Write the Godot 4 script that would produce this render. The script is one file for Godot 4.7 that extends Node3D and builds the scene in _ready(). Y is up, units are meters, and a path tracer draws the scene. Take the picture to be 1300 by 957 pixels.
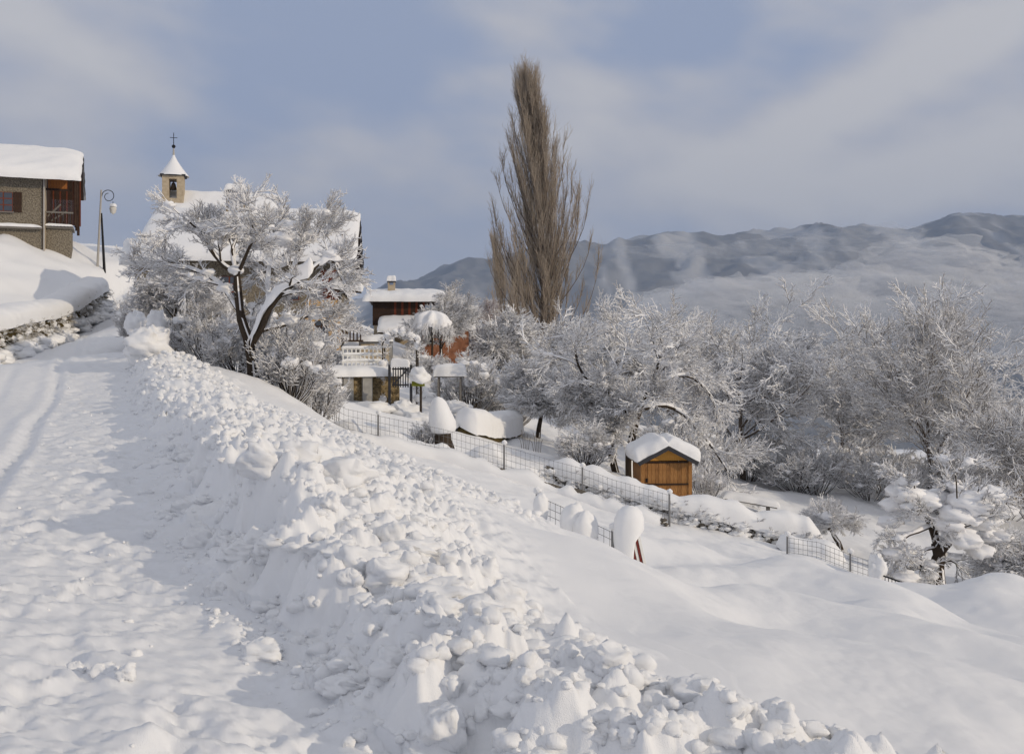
extends Node3D
# A snowed-in alpine hamlet above a valley. y up, metres. The camera stands at (0, 1.7, 0) on the road and looks along -z.
const F := 1276.0           # focal length in pixels of the 1300 pixel wide photograph
const EYE := 1.7
var M := {}                 # materials
var used := {}
var rng := RandomNumberGenerator.new()
var n_lump := FastNoiseLite.new()
var n_fine := FastNoiseLite.new()
var n_soft := FastNoiseLite.new()
var n_cell := FastNoiseLite.new()
var base_grid := PackedFloat32Array()
const GX0 := -70.0
const GD0 := -12.0
const GW := 161
const GH := 151

class Buf:
	var v := PackedVector3Array()
	var n := PackedVector3Array()
	var i := PackedInt32Array()

func _ready() -> void:
	set_view()
	make_noises()
	make_materials()
	make_base()
	make_ground()
	make_far()
	make_things()

func set_view() -> void:
	var cam := Camera3D.new()
	cam.name = "camera"
	cam.projection = Camera3D.PROJECTION_FRUSTUM      # a level camera: the frame reaches lower than the photograph's own picture area
	cam.near = 0.1
	cam.far = 14000.0
	cam.size = 957.0 / F * cam.near
	cam.frustum_offset = Vector2(0, -43.5 / F * cam.near)
	cam.position = Vector3(0, EYE, 0)
	add_child(cam)
	cam.current = true
	var sun := DirectionalLight3D.new()
	sun.name = "sun"
	sun.light_energy = 0.6
	sun.light_color = Color(1.0, 0.93, 0.82)
	sun.light_angular_distance = 0.6
	sun.shadow_enabled = true
	add_child(sun)
	sun.look_at_from_position(Vector3(0.86, 0.315, 0.43), Vector3.ZERO)
	var e := Environment.new()
	e.background_mode = Environment.BG_SKY
	e.tonemap_mode = Environment.TONE_MAPPER_LINEAR
	e.tonemap_exposure = 1.0
	e.sky = Sky.new()
	var p := PanoramaSkyMaterial.new()
	p.panorama = ImageTexture.create_from_image(sky_image())
	e.sky.sky_material = p
	e.fog_enabled = true
	e.fog_density = 0.00012
	e.fog_light_color = Color(0.68, 0.81, 1.0)
	e.sdfgi_enabled = true
	e.ssao_enabled = true
	e.ssil_enabled = true
	var w := WorldEnvironment.new()
	w.name = "environment"
	w.environment = e
	add_child(w)

# ---- sky: blue air, a veil of haze towards the horizon and broken cloud
func sky_image() -> Image:
	var w := 2048
	var h := 1024
	var img := Image.create(w, h, false, Image.FORMAT_RGBF)
	var a := FastNoiseLite.new()
	a.seed = 11
	a.noise_type = FastNoiseLite.TYPE_SIMPLEX_SMOOTH
	a.fractal_octaves = 5
	a.fractal_gain = 0.5
	a.frequency = 1.0
	var blue := Vector3(0.26, 0.34, 0.53)
	var zen := Vector3(0.33, 0.38, 0.50)
	var haze := Vector3(0.53, 0.535, 0.56)
	var cloud := Vector3(0.52, 0.52, 0.555)
	var warm := Vector3(0.61, 0.60, 0.605)
	# cloud banks and clear gaps: azimuth, elevation, half widths in degrees, tilt, strength
	var banks := [
		[2.5, 11.0, 6.0, 5.5, 0.2, 0.45], [-8.5, 10.5, 4.0, 1.8, 0.1, 0.28], [-25.0, 12.0, 6.0, 6.0, 0.0, 0.30], [22.0, 14.0, 7.0, 1.6, 0.45, 0.55],
		[14.0, 10.5, 6.0, 2.2, 0.35, 0.40], [25.0, 9.5, 9.0, 2.2, 0.1, 0.45], [17.0, 6.5, 7.0, 1.8, 0.1, 0.35], [-1.0, 17.5, 3.5, 2.5, 0.0, 0.25], [8.0, 8.0, 5.0, 1.6, 0.2, 0.25],
		[-12.0, 15.0, 5.5, 2.6, 0.1, -0.5], [-7.0, 12.5, 2.2, 2.0, 0.0, -0.2], [9.0, 17.0, 4.5, 2.2, 0.2, -0.6], [15.5, 14.5, 4.0, 1.8, 0.3, -0.4], [-18.5, 8.5, 3.0, 4.0, 0.0, -0.22], [-9.5, 6.0, 6.0, 2.0, 0.0, -0.1], [27.0, 18.5, 5.0, 1.5, 0.2, -0.3], [-2.5, 4.0, 4.0, 3.0, 0.0, -0.2]]
	for y in h:
		var el := (0.5 - (y + 0.5) / h) * PI
		if el < -0.02:
			continue
		for x in w:
			var az := (x + 0.5) / w * TAU
			var dir := Vector3(sin(az) * cos(el), sin(el), -cos(az) * cos(el))
			var q := Vector3(dir.x * 1.9, dir.y * 4.4, dir.z * 1.9)
			q.y += 0.5 * dir.x
			var c := 0.58 + 0.35 * smoothstep(0.35, 0.8, el) + 0.62 * a.get_noise_3dv(q) + 0.42 * a.get_noise_3dv(q * 3.3 + Vector3(5, 1, 3))
			var azd := rad_to_deg(wrapf(az, -PI, PI))
			var eld := rad_to_deg(el)
			if absf(azd) < 50.0 and eld < 32.0:
				for b in banks:
					var dx: float = azd - b[0]
					var dy: float = eld - b[1]
					var u: float = (dx * cos(b[4]) + dy * sin(b[4])) / b[2]
					var v: float = (dy * cos(b[4]) - dx * sin(b[4])) / b[3]
					var g := u * u + v * v
					if g < 6.0:
						c += b[5] * exp(-g)
			c = clampf(c, 0.0, 1.25)
			var t := clampf(el / 0.5, 0.0, 1.0)
			var air := blue.lerp(zen, t).lerp(haze, exp(-el / 0.13))
			var k := smoothstep(0.18, 0.9, c)
			var col := air.lerp(cloud, k * 0.9)
			col = col.lerp(warm, smoothstep(0.7, 1.15, c) * 0.7)
			img.set_pixel(x, y, Color(col.x, col.y, col.z))
	for y in h:
		if (0.5 - (y + 0.5) / h) * PI < -0.02:
			img.fill_rect(Rect2i(0, y, w, h - y), Color(0.38, 0.39, 0.46))
			break
	return img

func make_noises() -> void:
	n_lump.seed = 3
	n_lump.noise_type = FastNoiseLite.TYPE_CELLULAR
	n_lump.cellular_return_type = FastNoiseLite.RETURN_DISTANCE
	n_lump.cellular_jitter = 1.0
	n_lump.fractal_type = FastNoiseLite.FRACTAL_NONE
	n_lump.frequency = 1.0
	n_cell.seed = 8
	n_cell.noise_type = FastNoiseLite.TYPE_CELLULAR
	n_cell.cellular_return_type = FastNoiseLite.RETURN_DISTANCE
	n_cell.fractal_type = FastNoiseLite.FRACTAL_NONE
	n_cell.frequency = 1.0
	n_fine.seed = 5
	n_fine.noise_type = FastNoiseLite.TYPE_SIMPLEX_SMOOTH
	n_fine.fractal_octaves = 4
	n_fine.frequency = 1.0
	n_soft.seed = 21
	n_soft.noise_type = FastNoiseLite.TYPE_SIMPLEX_SMOOTH
	n_soft.fractal_type = FastNoiseLite.FRACTAL_NONE
	n_soft.frequency = 1.0

func px(x: float, y: float, d: float) -> Vector3:
	return Vector3((x - 650.0) / F * d, EYE - (y - 435.0) / F * d, -d)

func px_at(x: float, d: float) -> Vector3:      # the point of the ground that lies d metres ahead in that direction
	var wx := (x - 650.0) / F * d
	return Vector3(wx, ground_y(wx, -d), -d)

# ---- naming
func numbered(called: String) -> String:
	if not used.has(called):
		used[called] = 0
		return called
	used[called] += 1
	return "%s_%03d" % [called, used[called]]

func tag(o: Node, label: String, category: String, group := "", kind := "") -> Node:
	if label:
		o.set_meta("label", label)
	if category:
		o.set_meta("category", category)
	if group:
		o.set_meta("group", group)
	if kind:
		o.set_meta("kind", kind)
	return o

func thing(called: String, label: String, category: String, at: Vector3, turn := 0.0, group := "") -> Node3D:
	var o := Node3D.new()
	o.name = numbered(called)
	add_child(o)
	o.position = at
	o.rotation.y = turn
	tag(o, label, category, group)
	return o

func put(called: String, mesh: Mesh, mat: Material, parent: Node = null, at := Vector3.ZERO, turn := Vector3.ZERO) -> MeshInstance3D:
	var o := MeshInstance3D.new()
	o.mesh = mesh
	if mat:
		o.material_override = mat
	if parent == null or parent == self:
		o.name = numbered(called)
		add_child(o)
	else:
		o.name = called
		parent.add_child(o, true)
	o.position = at
	o.rotation = turn
	return o

# ---- materials
func noise_tex(seed_: int, freq: float, c0: Color, c1: Color, c2: Color, size := 512, cellular := false, oct := 5) -> NoiseTexture2D:
	var n := FastNoiseLite.new()
	n.seed = seed_
	n.frequency = freq
	n.fractal_octaves = oct
	n.noise_type = FastNoiseLite.TYPE_CELLULAR if cellular else FastNoiseLite.TYPE_SIMPLEX_SMOOTH
	if cellular:
		n.cellular_return_type = FastNoiseLite.RETURN_CELL_VALUE
		n.fractal_octaves = 2
	var g := Gradient.new()
	g.offsets = PackedFloat32Array([0.0, 0.5, 1.0])
	g.colors = PackedColorArray([c0, c1, c2])
	var t := NoiseTexture2D.new()
	t.width = size
	t.height = size
	t.seamless = true
	t.noise = n
	t.color_ramp = g
	return t

func bump_tex(seed_: int, freq: float, size := 512, cellular := false) -> NoiseTexture2D:
	var t := noise_tex(seed_, freq, Color.BLACK, Color(0.5, 0.5, 0.5), Color.WHITE, size, cellular)
	return t

func lin(r: float, g: float, b: float) -> Color:
	return Color(r, g, b).linear_to_srgb()

func mat(called: String, c: Color, rough := 0.9) -> StandardMaterial3D:
	var m := StandardMaterial3D.new()
	m.resource_name = called
	m.albedo_color = c
	m.roughness = rough
	m.metallic_specular = 0.3
	M[called] = m
	return m

func textured(called: String, tex: Texture2D, scale: Vector3, rough := 0.9, bump: Texture2D = null, depth := 1.0, world := false) -> StandardMaterial3D:
	var m := mat(called, Color.WHITE, rough)
	m.albedo_texture = tex
	m.uv1_triplanar = true
	m.uv1_world_triplanar = world
	m.uv1_scale = scale
	if bump:
		m.heightmap_enabled = true
		m.heightmap_texture = bump
		m.heightmap_scale = depth
	return m

func make_materials() -> void:
	var grain := bump_tex(4, 0.09, 512)
	var snow := mat("snow", lin(0.86, 0.865, 0.875), 0.75)
	snow.heightmap_enabled = true
	snow.heightmap_texture = grain
	snow.heightmap_scale = 0.35
	snow.uv1_triplanar = true
	snow.uv1_world_triplanar = true
	snow.uv1_scale = Vector3(3.7, 3.7, 3.7)
	var road := snow.duplicate()
	road.resource_name = "packed_snow"
	road.albedo_color = lin(0.83, 0.84, 0.86)
	road.heightmap_scale = 0.4
	M["road"] = road
	mat("tree_snow", lin(0.89, 0.89, 0.9), 0.8)
	textured("bark", noise_tex(31, 0.05, lin(0.03, 0.022, 0.016), lin(0.06, 0.044, 0.031), lin(0.12, 0.09, 0.064), 256), Vector3(3, 3, 3), 0.95, grain, 1.5)
	mat("twig", lin(0.13, 0.10, 0.075), 0.95)
	mat("dark_twig", lin(0.07, 0.053, 0.042), 0.95)
	mat("poplar_twig", lin(0.40, 0.335, 0.265), 0.95)
	mat("rime_twig", lin(0.15, 0.12, 0.095), 0.95)
	mat("red_twig", lin(0.17, 0.075, 0.055), 0.95)
	mat("grey_twig", lin(0.14, 0.11, 0.088), 0.95)
	textured("stone_render", noise_tex(41, 0.03, lin(0.08, 0.068, 0.05), lin(0.22, 0.19, 0.145), lin(0.40, 0.355, 0.28), 512), Vector3(0.6, 0.6, 0.6), 0.95, bump_tex(43, 0.05, 512, true), 3.0)
	textured("rubble", noise_tex(45, 0.035, lin(0.06, 0.045, 0.025), lin(0.26, 0.19, 0.095), lin(0.40, 0.32, 0.2), 512, true), Vector3(0.55, 0.55, 0.55), 0.95, bump_tex(46, 0.035, 512, true), 4.0)
	textured("cream_wall", noise_tex(47, 0.02, lin(0.36, 0.29, 0.2), lin(0.46, 0.38, 0.27), lin(0.53, 0.45, 0.33), 256), Vector3(0.4, 0.4, 0.4), 0.95)
	textured("ochre_wall", noise_tex(48, 0.02, lin(0.42, 0.25, 0.10), lin(0.52, 0.33, 0.14), lin(0.58, 0.4, 0.19), 256), Vector3(0.4, 0.4, 0.4), 0.95)
	textured("rust_wall", noise_tex(49, 0.02, lin(0.2, 0.085, 0.05), lin(0.3, 0.135, 0.075), lin(0.36, 0.18, 0.11), 256), Vector3(0.5, 0.5, 0.5), 0.95)
	textured("grey_wall", noise_tex(50, 0.02, lin(0.26, 0.25, 0.24), lin(0.34, 0.33, 0.31), lin(0.4, 0.39, 0.37), 256), Vector3(0.4, 0.4, 0.4), 0.95)
	textured("white_wall", noise_tex(51, 0.02, lin(0.6, 0.58, 0.54), lin(0.66, 0.64, 0.6), lin(0.7, 0.68, 0.64), 256), Vector3(0.4, 0.4, 0.4), 0.95)
	# wood: grain drawn out along the boards' length (local y)
	for w in [["shed_wood", lin(0.20, 0.085, 0.025), lin(0.33, 0.16, 0.055), lin(0.45, 0.25, 0.10)], ["shed_wood_b", lin(0.16, 0.07, 0.024), lin(0.27, 0.13, 0.045), lin(0.38, 0.2, 0.08)], ["gold_wood", lin(0.46, 0.2, 0.035), lin(0.6, 0.29, 0.06), lin(0.66, 0.36, 0.1)],
			["dark_wood", lin(0.02, 0.012, 0.008), lin(0.045, 0.025, 0.016), lin(0.085, 0.048, 0.03)], ["red_wood", lin(0.09, 0.022, 0.012), lin(0.16, 0.042, 0.02), lin(0.24, 0.075, 0.035)], ["orange_wood", lin(0.24, 0.085, 0.02), lin(0.36, 0.14, 0.04), lin(0.46, 0.2, 0.07)], ["grey_wood", lin(0.12, 0.11, 0.1), lin(0.2, 0.185, 0.165), lin(0.28, 0.26, 0.24)]]:
		textured(w[0], noise_tex(60 + w[0].length(), 0.03, w[1], w[2], w[3], 256), Vector3(6, 0.5, 6), 0.8)
	mat("black_metal", lin(0.02, 0.02, 0.022), 0.5).metallic = 0.6
	mat("wire", lin(0.22, 0.22, 0.225), 0.55).metallic = 0.5
	mat("pale_metal", lin(0.42, 0.40, 0.37), 0.6)
	mat("white_paint", lin(0.72, 0.72, 0.7), 0.6)
	mat("red_paint", lin(0.15, 0.028, 0.022), 0.6)
	mat("olive_paint", lin(0.16, 0.17, 0.02), 0.6)
	mat("slate", lin(0.045, 0.045, 0.05), 0.7)
	mat("dry_grass", lin(0.22, 0.16, 0.06), 0.95)
	mat("fence_stone", lin(0.13, 0.115, 0.095), 0.9)
	mat("lamp_glass", lin(0.62, 0.6, 0.55), 0.35)
	mat("bronze", lin(0.09, 0.07, 0.05), 0.4).metallic = 0.8
	var pane := mat("pane", lin(0.05, 0.06, 0.08), 0.08)
	pane.metallic_specular = 0.6
	textured("leaf_litter", noise_tex(71, 0.06, lin(0.05, 0.035, 0.015), lin(0.13, 0.095, 0.035), lin(0.26, 0.2, 0.09), 256), Vector3(1.2, 1.2, 1.2), 0.95, grain, 4.0)
# ---- the lie of the land: heights read off the photograph at known distances, joined by a thin plate
func make_base() -> void:
	var pts := [
		[150, 867, 5.0], [150, 760, 6.7], [100, 650, 9.8], [100, 560, 16.5], [100, 500, 27], [100, 460, 40], [90, 437, 50], [120, 412, 57], [140, 385, 64], [148, 352, 75], [125, 318, 95],
		[-700, 700, 8], [-500, 560, 20], [-300, 470, 40], [-300, 440, 50], [-250, 380, 66], [-250, 310, 100],
		[560, 867, 6.0], [700, 867, 6.5], [700, 770, 8.6], [740, 702, 11], [620, 712, 9.5], [1000, 867, 7.5], [1100, 800, 13], [1250, 867, 9.5], [900, 780, 12], [980, 760, 15], [880, 740, 16.5], [1400, 900, 9],
		[809, 724, 20], [900, 705, 23], [1000, 715, 23], [1100, 745, 20], [1190, 768, 20], [1300, 812, 18], [1210, 800, 22.5], [1240, 727, 27], [1310, 738, 27], [1430, 760, 25],
		[730, 690, 14.5], [690, 662, 15.5], [640, 645, 16.5], [560, 625, 16], [500, 605, 16], [690, 676, 20], [775, 708, 19.5], [500, 592, 21], [400, 547, 23], [300, 500, 27], [215, 462, 31],
		[440, 600, 12], [420, 560, 18], [340, 530, 20],
		[400, 542, 33], [560, 582, 33.5], [700, 622, 33], [850, 668, 31.5], [1000, 697, 31], [1080, 716, 30], [1130, 748, 28.5], [1190, 762, 28.5], [560, 604, 28], [480, 566, 28], [850, 694, 26.5], [700, 645, 26],
		[600, 560, 39], [700, 562, 45], [760, 602, 38], [800, 606, 41], [845, 634, 36], [480, 526, 38], [450, 512, 42], [600, 522, 48], [560, 506, 50], [660, 540, 50], [900, 628, 42], [960, 645, 42], [1060, 690, 38], [1190, 745, 33],
		[540, 455, 60], [495, 432, 72], [310, 474, 30], [250, 452, 34], [350, 503, 32], [220, 330, 95], [300, 405, 54], [430, 446, 52], [180, 400, 50], [690, 506, 92], [950, 600, 60], [1180, 630, 55], [1100, 590, 85], [1300, 640, 60], [1450, 640, 60],
		[650, 520, 125], [1000, 560, 125], [300, 345, 120], [1400, 570, 125]]
	var P: Array[Vector3] = []
	for p in pts:
		P.append(px(p[0], p[1], p[2]))
	for b in [Vector3(-3, 0, 3), Vector3(3, -0.9, 3), Vector3(9, -2.6, 2), Vector3(-8, 0.1, 2), Vector3(-3, 0, 10), Vector3(6, -1.4, 10), Vector3(-20, 1.5, 10), Vector3(24, -6.5, -4), Vector3(40, -10, -25), Vector3(1.5, -0.35, -3.0), Vector3(4, -1.1, -3.5)]:
		P.append(b)
	var n := P.size()
	var A: Array[PackedFloat64Array] = []
	for i in n + 3:
		var row := PackedFloat64Array()
		row.resize(n + 4)
		if i < n:
			for j in n:
				row[j] = rad(P[i].x - P[j].x, P[i].z - P[j].z)
			row[i] += 0.6
			row[n] = 1.0
			row[n + 1] = P[i].x
			row[n + 2] = P[i].z
			row[n + 3] = P[i].y
		else:
			for j in n:
				row[j] = 1.0 if i == n else (P[j].x if i == n + 1 else P[j].z)
		A.append(row)
	var m := n + 3
	for c in m:
		var best := c
		for r in range(c + 1, m):
			if absf(A[r][c]) > absf(A[best][c]):
				best = r
		var tmp := A[c]
		A[c] = A[best]
		A[best] = tmp
		var pc := A[c]
		for r in range(c + 1, m):
			var pr := A[r]
			var f := pr[c] / pc[c]
			if f != 0.0:
				for k in range(c, m + 1):
					pr[k] -= f * pc[k]
				A[r] = pr
	var w := PackedFloat64Array()
	w.resize(m)
	for r in range(m - 1, -1, -1):
		var s := A[r][m]
		for k in range(r + 1, m):
			s -= A[r][k] * w[k]
		w[r] = s / A[r][r]
	base_grid.resize(GW * GH)
	for j in GH:
		for i in GW:
			var x := GX0 + i
			var z := -(GD0 + j)
			var s := w[n] + w[n + 1] * x + w[n + 2] * z
			for k in n:
				s += w[k] * rad(x - P[k].x, z - P[k].z)
			base_grid[j * GW + i] = s

func rad(dx: float, dz: float) -> float:
	var q := dx * dx + dz * dz + 1.0
	return q * log(q) * 0.5

func cub(a: float, b: float, c: float, d: float, t: float) -> float:
	return b + 0.5 * t * (c - a + t * (2.0 * a - 5.0 * b + 4.0 * c - d + t * (3.0 * (b - c) + d - a)))

func base_y(x: float, z: float) -> float:
	var fx := clampf(x - GX0, 1.0, GW - 3.001)
	var fz := clampf(-z - GD0, 1.0, GH - 3.001)
	var i := int(fx)
	var j := int(fz)
	var u := fx - i
	var v := fz - j
	var o := (j - 1) * GW + i - 1
	var g := base_grid
	var r0 := cub(g[o], g[o + 1], g[o + 2], g[o + 3], u)
	o += GW
	var r1 := cub(g[o], g[o + 1], g[o + 2], g[o + 3], u)
	o += GW
	var r2 := cub(g[o], g[o + 1], g[o + 2], g[o + 3], u)
	o += GW
	var r3 := cub(g[o], g[o + 1], g[o + 2], g[o + 3], u)
	return cub(r0, r1, r2, r3, v)

const EDGE := [[-30.0, 40.0], [0.0, 9.0], [1.5, 4.2], [2.5, 2.1], [3.3, 0.8], [4.3, -0.25], [5.2, -0.95], [6.6, -1.75], [8.2, -2.5], [12.8, -4.3], [19.5, -7.1], [32.0, -12.2], [45.0, -17.1], [55.0, -20.9], [65.0, -25.0], [76.0, -29.6], [200.0, -80.0]]
func edge_x(d: float) -> float:
	for k in EDGE.size() - 1:
		if d < EDGE[k + 1][0]:
			return lerpf(EDGE[k][1], EDGE[k + 1][1], (d - EDGE[k][0]) / (EDGE[k + 1][0] - EDGE[k][0]))
	return -80.0

func road_t(x: float, z: float) -> float:       # metres to the right of the ploughed road's edge
	var d := -z
	var a := edge_x(d - 0.4)
	var b := edge_x(d + 0.4)
	var s := (b - a) / 0.8
	return (x - 0.5 * (a + b)) / sqrt(1.0 + s * s)

func wall_x(d: float) -> float:                 # the retaining wall on the road's upper side
	return -21.9 - (d - 43.0) * 0.182 + (0.0 if d > 30.0 else (30.0 - d) * 0.2)

const BANK := [[-10.0, 1.8], [5.0, 1.6], [9.5, 2.3], [12.0, 3.2], [15.5, 5.2], [21.0, 4.8], [23.0, 3.8], [27.0, 2.6], [31.0, 1.2], [40.0, 1.0]]
func bank_width(d: float) -> float:
	var w := 1.6
	for k in BANK.size() - 1:
		if d >= BANK[k][0]:
			w = lerpf(BANK[k][1], BANK[k + 1][1], clampf((d - BANK[k][0]) / (BANK[k + 1][0] - BANK[k][0]), 0.0, 1.0))
	return w + 0.3 * n_soft.get_noise_2d(d * 0.6, 3.0)

# x: height, y: 0 field, 1 road, 2 ploughed bank
func land(x: float, z: float) -> Vector2:
	var d := -z
	var y := base_y(x, z)
	var t := road_t(x, z)
	if d < 34.0 and t > -1.5 and t < 3.0:
		t += 0.22 * n_soft.get_noise_2d(x * 1.1, z * 1.1) + 0.13 * n_fine.get_noise_2d(x * 2.3, z * 2.3) + 0.10 * (n_lump.get_noise_2d(x * 3.0, z * 3.0) + 0.4)
	var kind := 0.0
	var left := wall_x(d) - x
	if left > 0.0 and d < 110.0:
		var rise := 1.55 * smoothstep(0.0, 0.8, left) + minf(left, 6.0) * 0.52
		y += rise * smoothstep(14.0, 32.0, d) * (1.0 - smoothstep(66.0, 84.0, d))
		y += 0.12 * n_soft.get_noise_2d(x * 0.5, z * 0.35)
		return Vector2(y, 0.0)
	var bw := bank_width(d)
	var near := 1.0 - smoothstep(30.0, 33.0, d)
	if t < 0.0:
		if d < 80.0 and d > -8.0:
			kind = 1.0
		var rough := smoothstep(-2.05, -1.65, t) * (1.0 - smoothstep(-0.65, -0.15, t)) * (0.55 + 0.45 * smoothstep(-0.2, 0.3, n_soft.get_noise_2d(x * 0.9, z * 0.5)))
		rough *= 1.0 - 0.6 * smoothstep(5.0, 0.0, absf(d - 5.8) * 4.0) * smoothstep(-1.6, -0.6, t)
		# two tyre lanes beside the churned strip, tread bars across them
		var lane := exp(-pow((t + 2.0) / 0.13, 2.0)) + 0.8 * exp(-pow((t + 3.4) / 0.16, 2.0)) + 0.45 * exp(-pow((t + 2.55) / 0.1, 2.0))
		y -= 0.08 * lane
		y += 0.035 * exp(-pow((t + 1.78) / 0.09, 2.0)) + 0.03 * exp(-pow((t + 2.25) / 0.1, 2.0))
		if d < 48.0:
			var s := d * 1.08
			var bars := n_cell.get_noise_2d(s * 5.4, t * 3.6)
			y += rough * (0.10 * (bars + 0.35) + 0.035 * (n_lump.get_noise_2d(s * 11.0, t * 9.0) + 0.35))
			y += rough * 0.05 * n_fine.get_noise_2d(x * 3.0, z * 3.0)
			y += 0.03 * n_fine.get_noise_2d(x * 2.2, z * 2.2) + 0.02 * n_soft.get_noise_2d(t * 1.7, s * 0.25)
			# bars that the tread left in the tyre lanes
			y += 0.014 * lane * signf(sin(s * 42.0 + 2.0 * sin(t * 20.0)))
			y += 0.012 * (n_lump.get_noise_2d(x * 9.0, z * 9.0) + 0.35)
		# crumbs pushed out from the foot of the bank
		y += 0.10 * near * exp(t / 0.22) * (0.7 + n_fine.get_noise_2d(x * 2.0, z * 2.0))
	elif t < bw + 1.2 and d < 34.0 and d > -6.0:
		if t < bw:
			kind = 2.0
		var crest := smoothstep(0.0, 0.55, t) * exp(-pow(maxf(t - 0.6, 0.0) / 1.25, 2.0))
		var high := 0.27 + 0.12 * n_soft.get_noise_2d(d * 0.55, 7.0)
		high += 0.30 * exp(-pow((d - 8.6) / 1.5, 2.0))
		var fade := (1.0 - smoothstep(bw - 0.7, bw + 1.0, t)) * near
		y += 0.10 * near * exp(-t / 0.3) * (1.0 - smoothstep(0.0, 0.5, t))
		y += high * crest * near
		var big := 0.5 - 0.9 * n_lump.get_noise_2d(x * 1.5 + 0.3 * n_soft.get_noise_2d(x * 2.0, z * 2.0), z * 1.5)
		var mid := -n_lump.get_noise_2d(x * 3.4 + 9.0, z * 3.4) - 0.35
		var small := -n_cell.get_noise_2d(x * 7.5, z * 7.5) - 0.35
		var amp := fade * smoothstep(0.0, 0.35, t)
		var churn := 1.0
		var crisp := n_fine.get_noise_2d(x * 5.0, z * 5.0)
		y += amp * 0.07 * absf(crisp)
		y += amp * churn * (0.15 * big * lerpf(1.0, 0.6, smoothstep(0.9, 2.2, t)) + 0.17 * mid + 0.13 * small)
	if t > 0.0:
		var open_ := maxf(smoothstep(bw + 0.4, bw + 2.4, t), smoothstep(30.0, 36.0, d) * smoothstep(0.0, 1.5, t))
		y += open_ * (0.05 * n_soft.get_noise_2d(x * 0.55, z * 0.4) + 0.02 * n_soft.get_noise_2d(x * 1.6, z * 1.1) + 0.018 * n_fine.get_noise_2d(x * 1.3, z * 1.3) + 0.005 * n_fine.get_noise_2d(x * 7.0, z * 7.0))
		y += 0.12 * open_ * smoothstep(30.0, 38.0, d) * n_soft.get_noise_2d(x * 0.35, z * 0.3)
		# drifts
		y += 0.26 * smoothstep(bw + 0.2, bw + 2.4, t) * (1.0 - smoothstep(26.0, 32.0, d)) * n_soft.get_noise_2d(x * 0.33 + z * 0.12, z * 0.2 - x * 0.05)
	return Vector2(y, kind)

func ground_y(x: float, z: float) -> float:
	return land(x, z).x

func make_ground() -> void:
	var rows: Array[float] = [-14.0, -10.0, -7.0, -4.5, -2.5, -1.0, 0.0, 0.7, 1.3, 1.8, 2.2]
	var d := 2.5
	while d < 112.0:
		rows.append(d)
		d *= 1.0046
		d += 0.006
	for far in [116.0, 122.0, 130.0, 150.0, 190.0, 260.0, 400.0, 700.0, 1200.0, 2400.0]:
		rows.append(far)
	var nu := 620
	var nr := rows.size()
	var v := PackedVector3Array()
	v.resize(nr * (nu + 1))
	var kinds := PackedByteArray()
	kinds.resize(nr * (nu + 1))
	for j in nr:
		var dj := rows[j]
		var half := 4.0 + 0.6 * absf(dj)
		for i in nu + 1:
			var u := 2.0 * i / nu - 1.0
			var x := half * (u * 0.8 + 1.2 * u * u * u * u * u)
			var y := 0.0
			if dj <= 118.0:
				var q := land(x, -dj)
				y = q.x
				kinds[j * (nu + 1) + i] = int(q.y)
			else:
				var edge := base_y(x * 118.0 / dj, -118.0)
				y = edge - (dj - 118.0) * 0.22 - 4.0
				if dj > 1200.0:
					y = minf(y, -260.0)
			v[j * (nu + 1) + i] = Vector3(x, y, -dj)
	var nrm := PackedVector3Array()
	nrm.resize(v.size())
	for j in nr:
		for i in nu + 1:
			var a := v[j * (nu + 1) + mini(i + 1, nu)] - v[j * (nu + 1) + maxi(i - 1, 0)]
			var b := v[mini(j + 1, nr - 1) * (nu + 1) + i] - v[maxi(j - 1, 0) * (nu + 1) + i]
			nrm[j * (nu + 1) + i] = a.cross(b).normalized()
	var idx := [PackedInt32Array(), PackedInt32Array(), PackedInt32Array()]
	for j in nr - 1:
		for i in nu:
			var o := j * (nu + 1) + i
			var k := kinds[o]
			idx[k].append_array(PackedInt32Array([o, o + nu + 1, o + 1, o + 1, o + nu + 1, o + nu + 2]))
	var names := ["snow_field", "road", "snow_bank"]
	for k in 3:
		# keep only the vertices of this piece
		var remap := {}
		var vv := PackedVector3Array()
		var nn := PackedVector3Array()
		var ii := PackedInt32Array()
		for q in idx[k]:
			if not remap.has(q):
				remap[q] = vv.size()
				vv.append(v[q])
				nn.append(nrm[q] if nrm[q].y > 0.0 else -nrm[q])
			ii.append(remap[q])
		var o := put(names[k], arrays(vv, nn, ii), M.road if k == 1 else M.snow)
		tag(o, ["smooth untrodden snow slope falling away to the valley", "packed snow road with tyre tracks and churned lane", "ploughed bank of broken snow lumps along the road"][k], ["snow", "road", "snow bank"][k], "", "structure")

func arrays(v: PackedVector3Array, n: PackedVector3Array, i: PackedInt32Array, c := PackedColorArray()) -> ArrayMesh:
	var a := []
	a.resize(Mesh.ARRAY_MAX)
	a[Mesh.ARRAY_VERTEX] = v
	a[Mesh.ARRAY_NORMAL] = n
	a[Mesh.ARRAY_INDEX] = i
	if c.size():
		a[Mesh.ARRAY_COLOR] = c
	var m := ArrayMesh.new()
	m.add_surface_from_arrays(Mesh.PRIMITIVE_TRIANGLES, a)
	return m

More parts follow.
